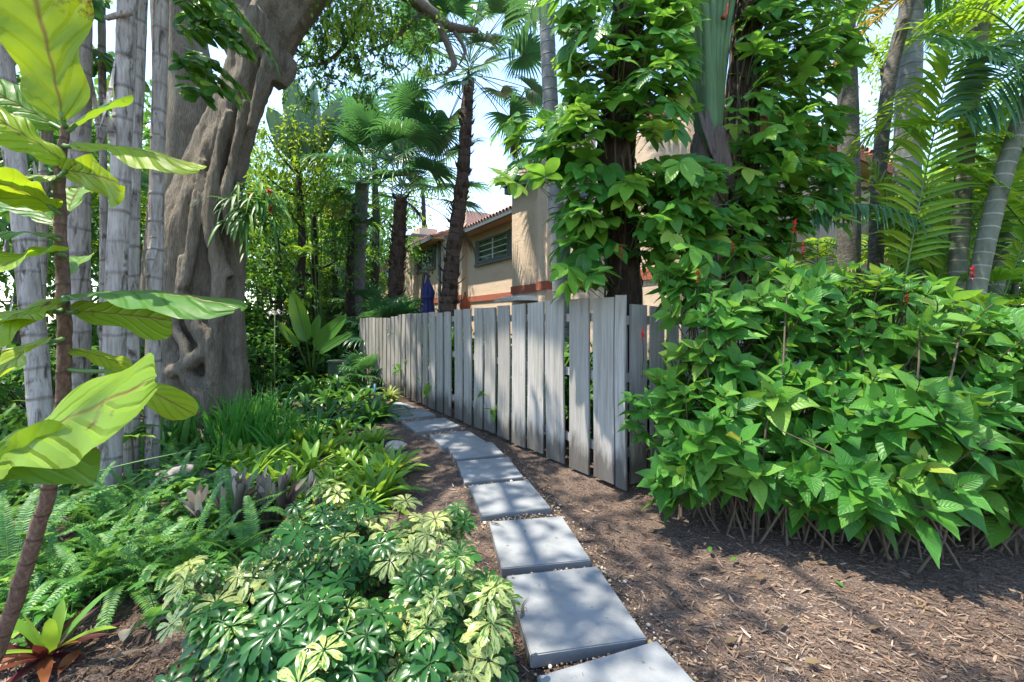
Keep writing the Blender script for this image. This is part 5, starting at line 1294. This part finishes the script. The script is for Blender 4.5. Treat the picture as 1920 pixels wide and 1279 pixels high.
# variegated schefflera
def scheff(label, base, ells, nsh):
    root = thing('variegated_shrub', label, 'shrub', (base[0], base[1], 0), 'cream and green umbrella leaved shrubs beside the slabs'); fo, st = MB(), MB(); B = V3(base[0], base[1], -.03)
    for (px, py, Y, rx, ry, rz), n in zip(ells, nsh):
        c = P(px, py, Y); dirs = rand_dir(n)
        for dv in dirs:
            o = c + dv * V3(rx, ry, rz) * U(.3, 1.05) ** .5; o[2] = max(o[2], U(.05, .14)) * U(.75, 1.25); b = B + V3(R.normal(0, .08), R.normal(0, .08), 0)
            ax = norm(dv * .8 + V3(0, -.1, .9)); tube(st, spline([b, (b + o) / 2 + V3(0, 0, .06), o - ax * .08, o], 8), [.006, .003], 5, cap=False)
            vr_ = U(0, 1)
            for k in range(R.integers(2, 5)):
                wl = U(.05, .105)
                pd = norm(ax + rand_dir(1)[0] * .9); e = o - ax * .03 * k + pd * U(.04, .09); tube(st, [o - ax * .03 * k, e], [.0025, .0018], 4, cap=False)
                nrm = norm(pd * .6 + V3(0, -.25, .8)); rt = norm(np.cross(nrm, V3(1, .3, 0))); r2 = np.cross(nrm, rt)
                m = R.integers(7, 9); a = np.arange(m) / m * 2 * PI + U(0, 1)
                ld = np.cos(a)[:, None] * rt + np.sin(a)[:, None] * r2 + nrm * .15
                l = wl * U(.85, 1.1, m); leaves(fo, np.tile(e, (m, 1)) + ld * .008, ld, np.tile(nrm, (m, 1)), l, l * U(.36, .44, m), U(.3, .9), 'obov', 5, .3, np.clip(vr_ + U(-.08, .08, m), 0, 1))
    fo.obj('foliage', M['scheff'], root); st.obj('stems', M['brown_stem'], root)
scheff('variegated shrub beside the large slab, its cream leaves touching the concrete', G(850, 1200), [(830, 1110, 1.95, .22, .2, .14), (900, 1200, 1.75, .14, .14, .12), (760, 1160, 1.8, .22, .2, .16)], (14, 9, 15))
scheff('variegated shrub farthest up the path, below the light green bromeliads', G(700, 1080), [(700, 1010, 2.4, .3, .25, .16), (780, 1030, 2.3, .26, .2, .14), (620, 1000, 2.55, .24, .2, .15), (850, 1010, 2.45, .1, .1, .12)], (20, 16, 14, 5))
scheff('variegated shrub next to the ferns with the creamiest leaves', G(500, 1150), [(480, 1090, 2.1, .26, .22, .16), (420, 1130, 1.95, .2, .2, .13), (580, 1080, 2.1, .26, .2, .16)], (17, 14, 16))
scheff('variegated shrub at the bottom edge with mostly green leaves', G(640, 1300), [(700, 1240, 1.65, .26, .2, .15), (580, 1200, 1.75, .24, .2, .14), (820, 1250, 1.65, .16, .15, .12), (400, 1250, 1.7, .18, .16, .12)], (18, 16, 10, 11))
# striped croton straps
cr_ = thing('croton', 'strap leaves with yellow midribs in front of the cream leaved shrubs', 'plant', G(480, 1280)); mb = MB(); rosette(mb, G(470, 1290, GZ) + V3(0, 0, .08), 15, .38, .045, (.4, 1.3), (.3, 1.2), 'strap', 8, .3); mb.obj('leaves', M['croton'], cr_)
# maroon cordyline at the lower corner
cd = thing('cordyline', 'dark maroon leaved plant with one bright green shoot by the fig stem', 'plant', G(85, 1250)); mb = MB(); rosette(mb, G(85, 1250, GZ) + V3(0, 0, .05), 20, .30, .05, (-.05, 1.0), (.2, .9), 'lance', 6, .3); mb.obj('leaves', M['red'], cd)
mb = MB(); rosette(mb, G(95, 1245, GZ) + V3(0, 0, .06), 8, .34, .05, (.5, 1.4), (.2, .7), 'strap', 7, .4); mb.obj('shoot', M['brom'], cd)
# dark red litter leaves
for i, (px, py) in enumerate([(150, 1230), (200, 1255), (60, 1275), (270, 1190), (30, 1240), (230, 1215)]):
    q = G(px, py); mb = MB(); leaves(mb, [q + V3(0, 0, .03)], azel(U(0, 6), .05), V3(0, 0, 1) + R.normal(0, .2, 3), .13, .05, .3, 'ellip', 5, .4); tag(mb.obj('fallen_leaf', M['dead' if i % 2 else 'red']), 'curled dry brown or maroon fallen leaf on the mulch in the bottom left corner', 'leaf', 'fallen leaves at the foot of the fig')
# striped spider plant and bits at the far end of the path
def spiderp(label, q, n, L, mat='spider'):
    r = thing('spider_plant', label, 'plant', q); mb = MB(); rosette(mb, q, n, L, .045, (.2, 1.3), (.8, 1.8), 'strap', 7, .3); mb.obj('leaves', M[mat], r)
spiderp('pale striped grassy plant at the far corner of the fence', G(728, 748), 44, .42)
spiderp('pale striped plant at the head of the path behind the dark bromeliads', G(668, 756), 26, .36)
# paddle leaved plants
def paddles(label, base, specs, mat='paddle', cat='plant', name='bird_of_paradise'):
    r = thing(name, label, cat, base)
    for (b, m, t, w) in specs:
        Bq, Mq, Tq = base if b is None else P(*b), P(*m), P(*t); f, s = MB(), MB()
        tube(s, spline([Bq, (Bq + Mq) / 2 + V3(0, 0, .03), Mq], 10), [.02, .012], 7); d = Tq - Mq; L = np.linalg.norm(d)
        tube(s, spline([Mq, (Mq + Tq) / 2, Tq], 8), [.011, .003], 6)
        leaves(f, [Mq], d, V3(U(-.3, .3), -1, .35), L, w, .12, 'paddle', 14, .3, U(.2, 1), wave=.03); o = f.obj('leaf', M[mat], r); s.obj('stalk', M['green_stem'], o)
bq = G(585, 715)
paddles('bright green paddle leaved plant standing in the middle of the bed', bq, [(None, (575, 640, 8.4), (549, 545, 8.3), .34), (None, (590, 655, 8.6), (648, 590, 8.5), .36), (None, (590, 635, 8.8), (598, 590, 8.8), .22), (None, (560, 650, 8.4), (520, 600, 8.2), .16), (None, (600, 660, 8.4), (660, 622, 8.2), .2)])
bq2 = V3(-5.6, 12.6, 0)
paddles('tall pale grey green banana like leaves above the bright small leaved tree', bq2, [(None, (575, 290, 11.5), (545, 140, 11.3), .7), (None, (590, 290, 11.8), (588, 150, 11.6), .62), (None, (560, 300, 11.5), (505, 200, 11.2), .6), (None, (600, 290, 12), (640, 180, 11.8), .6)], 'grey_paddle', 'palm', 'travellers_palm')
def broad(label, q, n, L, W, mat, el=(.2, 1.2)):
    r = thing('broad_leaved_plant', label, 'plant', q); mb, st = MB(), MB()
    for i in range(n):
        az = i * 2.4; e = el[0] + (el[1] - el[0]) * i / n; d = azel(az, e); p1 = q + d * L * .8; tube(st, spline([q, (q + p1) / 2 + V3(0, 0, .05), p1], 6), [.008, .005], 5, cap=False)
        leaves(mb, [p1], norm(d * V3(1, 1, .2) + V3(0, 0, .1)), V3(0, 0, 1) + d * .2, L, W, 1.0, 'ovate', 7, .15)
    mb.obj('foliage', M[mat], r); st.obj('leaf_stalks', M['green_stem'], r)
for lb, px, py, n, L, W, mt in [('grey green arrow leaved plant left of the paddle leaved plant', 505, 705, 12, .5, .3, 'grey_paddle'), ('broad dark leaved plant right of the paddle leaved plant', 632, 702, 14, .5, .28, 'dark'), ('low broad leaved plant below the paddle leaved plant', 560, 725, 14, .4, .22, 'vine'), ('yellow green broad leaved plant in front of the green utility box', 625, 725, 10, .32, .16, 'bright'), ('leafy plant at the right foot of the big trunk', 478, 720, 16, .36, .2, 'vine')]:
    broad(lb, G(px, py), n, L, W, mt)
for lb, px, py, s in [('feathery low palm at the right of the big trunk', 500, 715, .42), ('feathery low palm behind the bromeliads beside the green box', 600, 712, .46), ('low feathery palm to the left of the paddle leaved plant', 545, 705, .5)]:
    q = G(px, py); r = thing('young_palm', lb, 'palm', q)
    for j in range(13):
        f1, f2 = MB(), MB(); pinnate(f1, f2, q, azel(j * 2.4, .3 + .08 * j), 2.6 * s, .6 * s, 28, 1.3, .7, .2, .03); f = f1.obj('frond', M['blue'], r); f2.obj('rachis', M['green_stem'], f)
# white flower head
q = P(515, 584, 8.2); r = thing('white_flower', 'white flower head on a thin stalk above the bed', 'flower', V3(q[0], q[1], 0)); mb = MB(); n = 40
leaves(mb, q + R.normal(0, 1, (n, 3)) * V3(.09, .06, .03), rand_dir(n), V3(0, 0, 1), .06, .035, .2, 'ellip', 3); mb.obj('flower', M['white_petal'], r); mb = MB(); tube(mb, [V3(q[0], q[1], 0), q], .012, 6); mb.obj('stalk', M['green_stem'], r)
# utility box, stake
def bevel_box(name, c, sx, sy, sz, mat, parent, bev=.015):
    bm = bmesh.new(); bmesh.ops.create_cube(bm, size=1)
    for v in bm.verts: v.co = Vector((v.co.x * sx + c[0], v.co.y * sy + c[1], v.co.z * sz + c[2] + sz / 2))
    bmesh.ops.bevel(bm, geom=bm.edges[:], offset=bev, segments=2, affect='EDGES'); me = bpy.data.meshes.new(name); bm.to_mesh(me); bm.free(); me.materials.append(mat)
    o = bpy.data.objects.new(name, me); COL.objects.link(o)
    if parent: adopt(o, parent)
    return o
q = G(640, 722); r = thing('utility_box', 'dark green utility box half hidden under the low palms', 'utility box', q)
bevel_box('cabinet', q + V3(0, 0, 0), .5, .4, .55, M['boxgreen'], r); bevel_box('lid', q + V3(0, 0, .553), .56, .46, .06, M['boxgreen'], r)
q = G(702, 753); mb = MB(); tube(mb, [q + V3(0, 0, -.1), q + V3(.01, 0, .34)], .022, 10); tag(mb.obj('marker_stake', M['bluestake']), 'thin blue stake beside the head of the path', 'stake')
# rocks
def rock(px, py, s, lb, mat):
    q = G(px, py); bm = bmesh.new(); bmesh.ops.create_icosphere(bm, subdivisions=4, radius=1); sd = U(0, 99)
    for v in bm.verts:
        n = mnoise.fractal(v.co * 1.3 + Vector((sd, 0, 0)), 1, 2, 5); v.co = v.co * (1 + .3 * n); v.co = Vector((v.co.x * s * 1.25 + q[0], v.co.y * s + q[1], v.co.z * s * .62 + s * .12))
    me = bpy.data.meshes.new('rock'); bm.to_mesh(me); bm.free(); me.materials.append(M[mat]); me.polygons.foreach_set('use_smooth', [True] * len(me.polygons)); o = bpy.data.objects.new('rock', me); COL.objects.link(o); tag(o, lb, 'rock')
rock(516, 1048, .10, 'grey rock between the dry stalks and the cream leaved shrub', 'rock'); rock(742, 838, .10, 'pale rock at the edge of the light green bromeliads by the path', 'palerock'); rock(722, 850, .07, 'small pale stone tucked under the bromeliads by the path', 'palerock')
rock(1885, 945, .10, 'grey rock under the shrub at the right edge', 'rock'); rock(350, 900, .22, 'mossy brown rock behind the ferns', 'rock'); rock(430, 905, .16, 'brown rock between the ferns and the upright strap leaves', 'rock')
q1, q2 = G(530, 1225), G(590, 1275); mb = MB(); tube(mb, spline([q1 + V3(0, 0, .03), (q1 + q2) / 2 + V3(0, 0, .05), q2 + V3(0, 0, .03)], 14), [.022, .03], 10, lambda L, th, t: 1 + .1 * np.sin(3 * th + 30 * t)); tag(mb.obj('fallen_branch', M['grey_stem']), 'short grey fallen branch under the cream leaved shrubs', 'branch')
mb = MB(); tube(mb, spline([P(40, 940, 3.2), P(200, 880, 3.5), P(390, 838, 3.9)], 12), [.008, .004], 5); tag(mb.obj('fallen_stalk', M['green_stem']), 'long thin green stalk lying slantwise across the ferns', 'stalk')
# lizards
def lizard(px, py, ang, S, lb):
    c = G(px, py, ZT) + V3(0, 0, .008); d = V3(math.cos(ang), math.sin(ang), 0); s = V3(-d[1], d[0], 0); mb = MB()
    bp = [c + d * S * k + s * S * .08 * math.sin(k * 4) + V3(0, 0, .004 if -.2 < k < .4 else 0) for k in (.52, .44, .36, .28, .12, 0, -.12, -.3, -.6, -1.0)]
    tube(mb, spline(np.array(bp), 30), np.array([.02, .05, .06, .035, .065, .07, .05, .03, .018, .004]) * S, 8)
    for f, sd in ((.16, 1), (.16, -1), (-.08, 1), (-.08, -1)):
        a = c + d * S * f; k = a + s * sd * S * .16 + d * S * .05 * (1 if f > 0 else -1) + V3(0, 0, .004); e = k + d * S * .09 + s * sd * S * .03 - V3(0, 0, .007)
        tube(mb, spline([a, k, e], 7), np.array([.022, .014, .008]) * S, 6)
        for z in (-.5, 0, .5): tube(mb, [e, e + (d * math.cos(z) + s * sd * math.sin(z)) * S * .06], np.array([.006, .003]) * S, 4)
    tag(mb.obj('lizard', M['lizard']), lb, 'lizard')
lizard(979, 1146, 4.4, .115, 'small dark lizard with its tail up at the edge of the largest slab'); lizard(930, 984, 2.5, .085, 'tiny thin lizard at the far corner of the slab beyond the largest one')
# fallen leaves on the mulch at the right
for i, (px, py) in enumerate([(1540, 1245), (1600, 1040), (1720, 1140), (1555, 1060), (1330, 1028), (1370, 1056), (1565, 1092), (1690, 1100), (1420, 1090), (1380, 1200), (1650, 1180), (1470, 1160)]):
    q = G(px, py); gr = i in (4, 5, 6); mb = MB(); leaves(mb, [q + V3(0, 0, .012)], azel(U(0, 6), .05), V3(0, 0, 1) + R.normal(0, .15, 3), U(.06, .1), .03, .25, 'ellip', 5, .3, U(.3, .95)); tag(mb.obj('fallen_leaf', M['firespike' if gr else 'livi_dry']), 'small green fallen leaf on the mulch below the shrub bank' if gr else 'dry brown fallen leaf lying on the open mulch', 'leaf', 'green leaves dropped by the shrubs' if gr else 'dry leaves on the open mulch')

# ------------------------------------------------------------------ trees behind
def tree(label, path, blobs, mat, lsz, dens, trunk='dark_stem', group='shaded trees beyond the bed', name='tree'):
    """path: trunk pixels; blobs: (px, py, Y, rx, ry, rz, n) leaf clumps"""
    p, r = pix(path); root = thing(name, label, 'tree', (p[0][0], p[0][1], 0), group)
    p = np.concatenate([[V3(p[0][0], p[0][1], -.05)], p]); r = np.concatenate([[r[0] * 1.3], r]); mb = MB(); pp = spline(p, 30); tube(mb, pp, r, 9, lambda L, th, t: 1 + .08 * np.sin(3 * th + 3 * L))
    fo = MB()
    for (px, py, Y, rx, ry, rz, n) in blobs:
        c = P(px, py, Y); k = int(np.argmin(np.abs(pp[:, 2] - (c[2] - rz * .6)))); tube(mb, spline([pp[k], (pp[k] + c) / 2 + V3(0, 0, -.1), c], 8), [.05, .02], 6, cap=False)
        nc = max(6, n // 14)
        q = c + rand_dir(nc) * (U(0, 1, nc) ** .4)[:, None] * V3(rx, ry, rz)
        for o in q:
            m = int(14 * dens); ax = norm(R.normal(size=3) + V3(0, 0, -.2)); tt = U(0, 1, m); b = o + ax * (tt * lsz * 5)[:, None] + R.normal(0, lsz * .5, (m, 3))
            leaves(fo, b, norm(ax * .5 + rand_dir(m) + V3(0, 0, -.3)), norm(V3(0, 0, 1) + R.normal(0, .5, (m, 3))), lsz * U(.8, 1.3, m), lsz * U(.4, .55, m), .4, 'ellip', 2, .25, np.clip(R.normal(.45, .22) + U(-.25, .25, m), 0, 1))
    mb.obj('trunk', M[trunk], root); fo.obj('crown', M[mat], root)
tree('bright yellow green small leaved tree glowing in the sun right of the big trunk', [(560, 640, 11.5, 16), (566, 460, 11.5, 14), (560, 330, 11.5, 10)],
     [(540, 270, 11.3, 1.0, .8, .7, 900), (500, 330, 11.0, .7, .7, .7, 700), (590, 340, 11.5, .9, .7, .6, 760), (540, 390, 11.2, 1.0, .8, .6, 760), (500, 250, 11.4, .5, .5, .6, 200), (600, 250, 11.8, .5, .5, .5, 160), (480, 430, 11, .5, .5, .6, 200)], 'bright', .12, 1.0)
tree('dark trunked tree with yellow lit leaves above the paddle leaved plant', [(592, 640, 12.5, 12), (590, 500, 12.5, 12), (588, 400, 12.5, 9)], [(590, 440, 12.5, 1.2, .9, .7, 640), (640, 480, 13, .8, .7, .8, 300), (540, 490, 12.2, .9, .8, .7, 340), (610, 380, 12.6, .6, .6, .5, 200)], 'dark', .13, 1.0)
tree('slim dark tree just left of the pale fan palm trunk', [(660, 660, 13.5, 18), (656, 520, 13.5, 16), (662, 380, 13.5, 10)], [(640, 420, 13.6, .9, .8, .9, 300), (690, 440, 14.5, .7, .7, .9, 220), (620, 330, 13.8, .8, .8, .7, 260)], 'dark', .15, 1.0)
tree('thin double stemmed tree in the shade left of the orange wall', [(632, 650, 15, 13), (628, 520, 15, 12), (622, 420, 15, 8)], [(610, 520, 15, 1.2, .8, 1.0, 380), (660, 560, 15.5, .9, .7, .8, 240), (570, 560, 14.5, 1.2, .8, .8, 340)], 'dark', .15, 1.0)
tree('slender tree close behind the big trunk with dark glossy leaves', [(520, 660, 10.5, 12), (524, 520, 10.5, 11), (516, 420, 10.5, 8)], [(500, 490, 10.3, .8, .6, .7, 330), (540, 540, 10.6, .8, .6, .6, 300), (480, 540, 10, .5, .5, .7, 220), (470, 620, 9.6, .4, .4, .5, 120)], 'dark', .13, 1.0)
tree('tree with a tall crown over the forest edge behind the fan palms', [(700, 620, 18, 16), (705, 420, 18, 14), (700, 260, 18, 9)], [(690, 300, 18, 2.0, 1.5, 1.6, 420), (640, 230, 18, 1.8, 1.4, 1.5, 380), (730, 400, 19, 1.5, 1.2, 1.3, 300), (700, 490, 19, 1.2, 1.0, 1.0, 260), (600, 330, 17, 1.6, 1.2, 1.4, 330)], 'ficus', .2, 1.0)
tree('leafy tree behind the palms against the sky, left of the house roofs', [(790, 560, 30, 10), (795, 420, 30, 9), (790, 330, 30, 6)], [(770, 380, 30, 2.4, 2, 1.8, 420), (830, 350, 32, 2.2, 2, 1.6, 380), (720, 300, 30, 2.4, 2, 2.2, 420)], 'bright', .3, 1.0)
tree('tall leafy tree whose crown fills the sky behind the two fan palms', [(640, 600, 20, 14), (650, 400, 20, 12), (660, 200, 20, 8)], [(620, 150, 20, 1.6, 1.4, 1.4, 420), (690, 110, 20, 1.8, 1.4, 1.4, 460), (740, 190, 20, 1.5, 1.2, 1.3, 380), (660, 230, 20, 1.6, 1.2, 1.2, 380), (790, 100, 21, 1.5, 1.2, 1.3, 320), (580, 210, 20, 1.2, 1.0, 1.0, 260)], 'ficus', .17, 1.0)
tree('pale leafy tree seen between the mottled palm trunk and the leaning one', [(1660, 560, 14, 10), (1660, 300, 14, 9), (1655, 120, 14, 6)], [(1650, 120, 14, 1.0, .9, 1.0, 320), (1640, 220, 14, .8, .8, .7, 220), (1690, 60, 14.5, 1.0, .9, .9, 260), (1610, 40, 14, .9, .8, .8, 220)], 'bright', .16, 1.0)
# forest wall: individual trees further out
fb = [(-12, 10.5, 9), (-15, 13, 11), (-10.5, 15, 10), (-13, 18.5, 12), (-9.3, 20.5, 11), (-16, 22, 13), (-11.5, 27, 13), (-18, 30, 15), (-9.8, 7.2, 9), (-12.5, 6.5, 10), (-8.3, 24, 9), (-14, 36, 15), (-22, 24, 14), (-17, 17, 12), (-20, 14, 12), (-7.4, 18.6, 6)]
def forest_tree(label, x, y, h, mat, ls, group):
    root = thing('forest_tree', label, 'tree', (x, y, 0), group); mb = MB(); a = V3(x, y, -.05); b = V3(x + U(-.6, .6), y + U(-.6, .6), h * .8); pp = spline([a, (a + b) / 2 + V3(U(-.3, .3), 0, 0), b], 24); tube(mb, pp, [.02 * h, .014 * h, .006 * h], 9)
    fo = MB()
    for i in range(17):
        t = U(.28, 1.0); c = pp[int(t * 23)] + V3(R.normal(0, .16 * h), R.normal(0, .16 * h), U(-.05, .12) * h); tube(mb, spline([pp[max(int(t * 23) - 4, 0)], c], 5), [.03, .015], 5, cap=False)
        n = 190; q = c + rand_dir(n) * (U(0, 1, n) ** .45)[:, None] * V3(.15, .15, .10) * h
        leaves(fo, q, norm(rand_dir(n) + V3(0, 0, -.4)), norm(V3(0, 0, 1) + R.normal(0, .5, (n, 3))), ls * U(.8, 1.3, n), ls * U(.4, .6, n), .4, 'ellip', 2, .2, np.clip(R.normal(.45, .2) + U(-.25, .25, n), 0, 1))
    mb.obj('trunk', M['dark_stem'], root); fo.obj('crown', M[mat], root); return root
ft = [forest_tree('leafy tree in the shaded wood behind the bed', 0, 0, 10, 'dark', .26, 'trees of the shaded wood'), forest_tree('leafy tree in the shaded wood behind the bed', 0, 0, 10, 'ficus', .24, 'trees of the shaded wood')]
for i, (x, y, h) in enumerate(fb):
    k = i % 2
    if i < 2: place(ft[k], (x, y, 0), 0, h / 10)
    else: dup(ft[k], (x, y, 0), U(0, 6), h / 10)
ft2 = [dup(ft[i % 2], (x, y, 0), U(0, 6), h / 10, 'leafy tree showing between the palm stems at the right edge', 'trees behind the palms at the right') for i, (x, y, h) in enumerate([(15, 12, 9), (18, 17, 12), (13.5, 9, 7), (22, 14, 12), (17, 9.5, 8), (20, 24, 13)])]
# understory shrubs: lady palm like stems and leafy bushes
def b_bush(r):
    fo, st = MB(), MB()
    for i in range(60):
        o = V3(R.normal(0, .38), R.normal(0, .38), U(.2, 1.35)); tube(st, spline([V3(R.normal(0, .1), R.normal(0, .1), -.05), o * V3(.7, .7, .6), o], 6), [.012, .005], 5, cap=False)
        n = 12; leaves(fo, o + R.normal(0, .07, (n, 3)), norm(rand_dir(n) + V3(0, 0, .2)), norm(V3(0, 0, 1) + R.normal(0, .4, (n, 3))), U(.14, .24, n), U(.06, .09, n), .6, 'ellip', 4, .25, np.clip(R.normal(.4, .2) + U(-.2, .2, n), 0, 1))
    fo.obj('foliage', M['dark'], r); st.obj('stems', M['dark_stem'], r)
bu = proto('understory_shrub', 'leafy dark green shrub in the shade beyond the bed', 'shrub', 'dark shrubs in the shade beyond the bed', b_bush)
bpos = [(-5.9, 10.6, 1.1), (-4.9, 12.0, 1.1), (-6.9, 11.6, 1.3), (-4.6, 13.6, 1.2), (-5.8, 14.2, 1.4), (-7.6, 9.6, 1.2), (-8.0, 12.6, 1.5), (-4.4, 15.8, 1.2), (-6.6, 16.6, 1.6), (-7.8, 8.0, 1.1), (-6.9, 6.6, .9), (-6.2, 5.8, .8), (-8.8, 6.6, 1.3), (-7.2, 5.0, .9), (-5.6, 9.0, .8), (-9.4, 9.4, 1.5), (-4.9, 18.4, 1.4), (-8.6, 14.6, 1.6), (-6.0, 4.4, .8)]
for i, (x, y, s) in enumerate(bpos):
    if i == 0: place(bu, (x, y, -.02), 0, s)
    else: dup(bu, (x, y, -.02), U(0, 6), s)
for i, (s_, d_) in enumerate([(.6, 1.0), (1.6, .9), (2.6, 1.0), (.1, 1.9), (1.2, 2.0), (3.6, 1.1), (4.5, 1.0), (5.3, 1.0)]):  # shrubs added as dark fill so the fence gaps look shaded
    q = FA0 + fu * s_ - fn * d_; dup(bu, (q[0], q[1], -.02), U(0, 6), .92, 'added dark shrub standing in for the shade in the gaps of the near fence', 'added dark filler shrubs behind the fence')
# lady palms behind the shrub bank at the right
def b_lady(r):
    st = MB(); mb = MB(); pm = MB()
    for i in range(16):
        a = V3(R.normal(0, .28), R.normal(0, .25), -.05); h = U(.7, 1.7); tube(st, spline([a, a + V3(R.normal(0, .1), R.normal(0, .1), h)], 8), [.016, .012], 6)
        for k in range(6):
            az = k * 2.4 + i; d = azel(az, U(-.1, 1.0)); fan_leaf(mb, pm, a + V3(0, 0, h * U(.55, 1)), d, norm(V3(-d[0] * d[2], -d[1] * d[2], .9)), U(.2, .35), U(.26, .36), None, 11, 1.5, .9, .005, .4)
    mb.obj('foliage', M['areca'], r); st.obj('stems', M['areca_trunk'], r); pm.obj('leaf_stalks', M['green_stem'], r)
lp = proto('lady_palm', 'dense low palm with narrow leaf fingers behind the shrub bank at the right', 'palm', 'low dense palms behind the shrub bank', b_lady)
for i, (x, y, s) in enumerate([(5.4, 4.9, 1.0), (6.0, 5.4, 1.15), (6.7, 5.0, 1.2), (7.2, 5.9, 1.3), (5.2, 5.7, .95), (6.2, 6.4, 1.2), (8.0, 6.4, 1.4), (4.6, 6.2, .9), (6.2, 4.3, .9)]):
    if i == 0: place(lp, (x, y, -.02), 0, s)
    else: dup(lp, (x, y, -.02), U(0, 6), s)
# path shade comes from the ficus crown and the clumps added above it
# ------------------------------------------------------------------ camera, light
cam = bpy.data.cameras.new('camera'); co_ = bpy.data.objects.new('camera', cam); COL.objects.link(co_); sc.camera = co_
co_.location = (0, 0, H); co_.rotation_euler = (PI / 2, 0, 0)
cam.sensor_width = 36; cam.lens = 36 * FP / 1920; cam.shift_x = 0; cam.shift_y = -(639.5 - HY) / 1920
cam.clip_start = .02; cam.clip_end = 1500
SUN = norm(V3(-.36, -.03, .93)); el = math.asin(SUN[2]); az = math.atan2(SUN[0], SUN[1])
w = bpy.data.worlds.new('World'); sc.world = w; w.use_nodes = True; t = w.node_tree; t.nodes.clear(); k = NT(t)
sky = t.nodes.new('ShaderNodeTexSky'); sky.sky_type = 'NISHITA'; sky.sun_disc = False; sky.sun_elevation = el; sky.sun_rotation = az % (2 * PI); sky.air_density = 1.0; sky.dust_density = .3; sky.ozone_density = 1.0
gen = k.n('ShaderNodeTexCoord').outputs['Generated']
cl = k.noise(k.mapping(gen, (1.2, 1.2, 3.0)), 1.6, 7, .6, .4)
f = k.math('MULTIPLY', k.math('SUBTRACT', cl, .46, clamp=True), 3.2, clamp=True)
skyc = k.mix(k.math('MULTIPLY', f, .3), sky.outputs[0], (3.0, 3.3, 3.7))
bg = k.n('ShaderNodeBackground', ins={'Color': skyc, 'Strength': .135})
o = t.nodes.new('ShaderNodeOutputWorld'); t.links.new(bg.outputs[0], o.inputs[0])
sun = bpy.data.lights.new('sun', 'SUN'); sun.energy = 2.8; sun.angle = math.radians(.6); sun.color = (1, .92, .78)
so = bpy.data.objects.new('sun', sun); COL.objects.link(so); so.rotation_euler = Vector(-SUN).to_track_quat('-Z', 'Y').to_euler(); so.location = (0, 0, 30)
sc.view_settings.view_transform = 'Standard'; sc.view_settings.look = 'None'; sc.view_settings.exposure = 2.2; sc.view_settings.gamma = 1
cy = sc.cycles if hasattr(sc, 'cycles') else None
sc.render.engine = 'CYCLES'
sc.cycles.max_bounces = 7; sc.cycles.diffuse_bounces = 4; sc.cycles.glossy_bounces = 2; sc.cycles.transmission_bounces = 4; sc.cycles.transparent_max_bounces = 4
sc.cycles.caustics_reflective = False; sc.cycles.caustics_refractive = False
sc.cycles.use_denoising = True
try: sc.cycles.denoiser = 'OPENIMAGEDENOISE'
except Exception: pass
sc.cycles.sample_clamp_indirect = 6
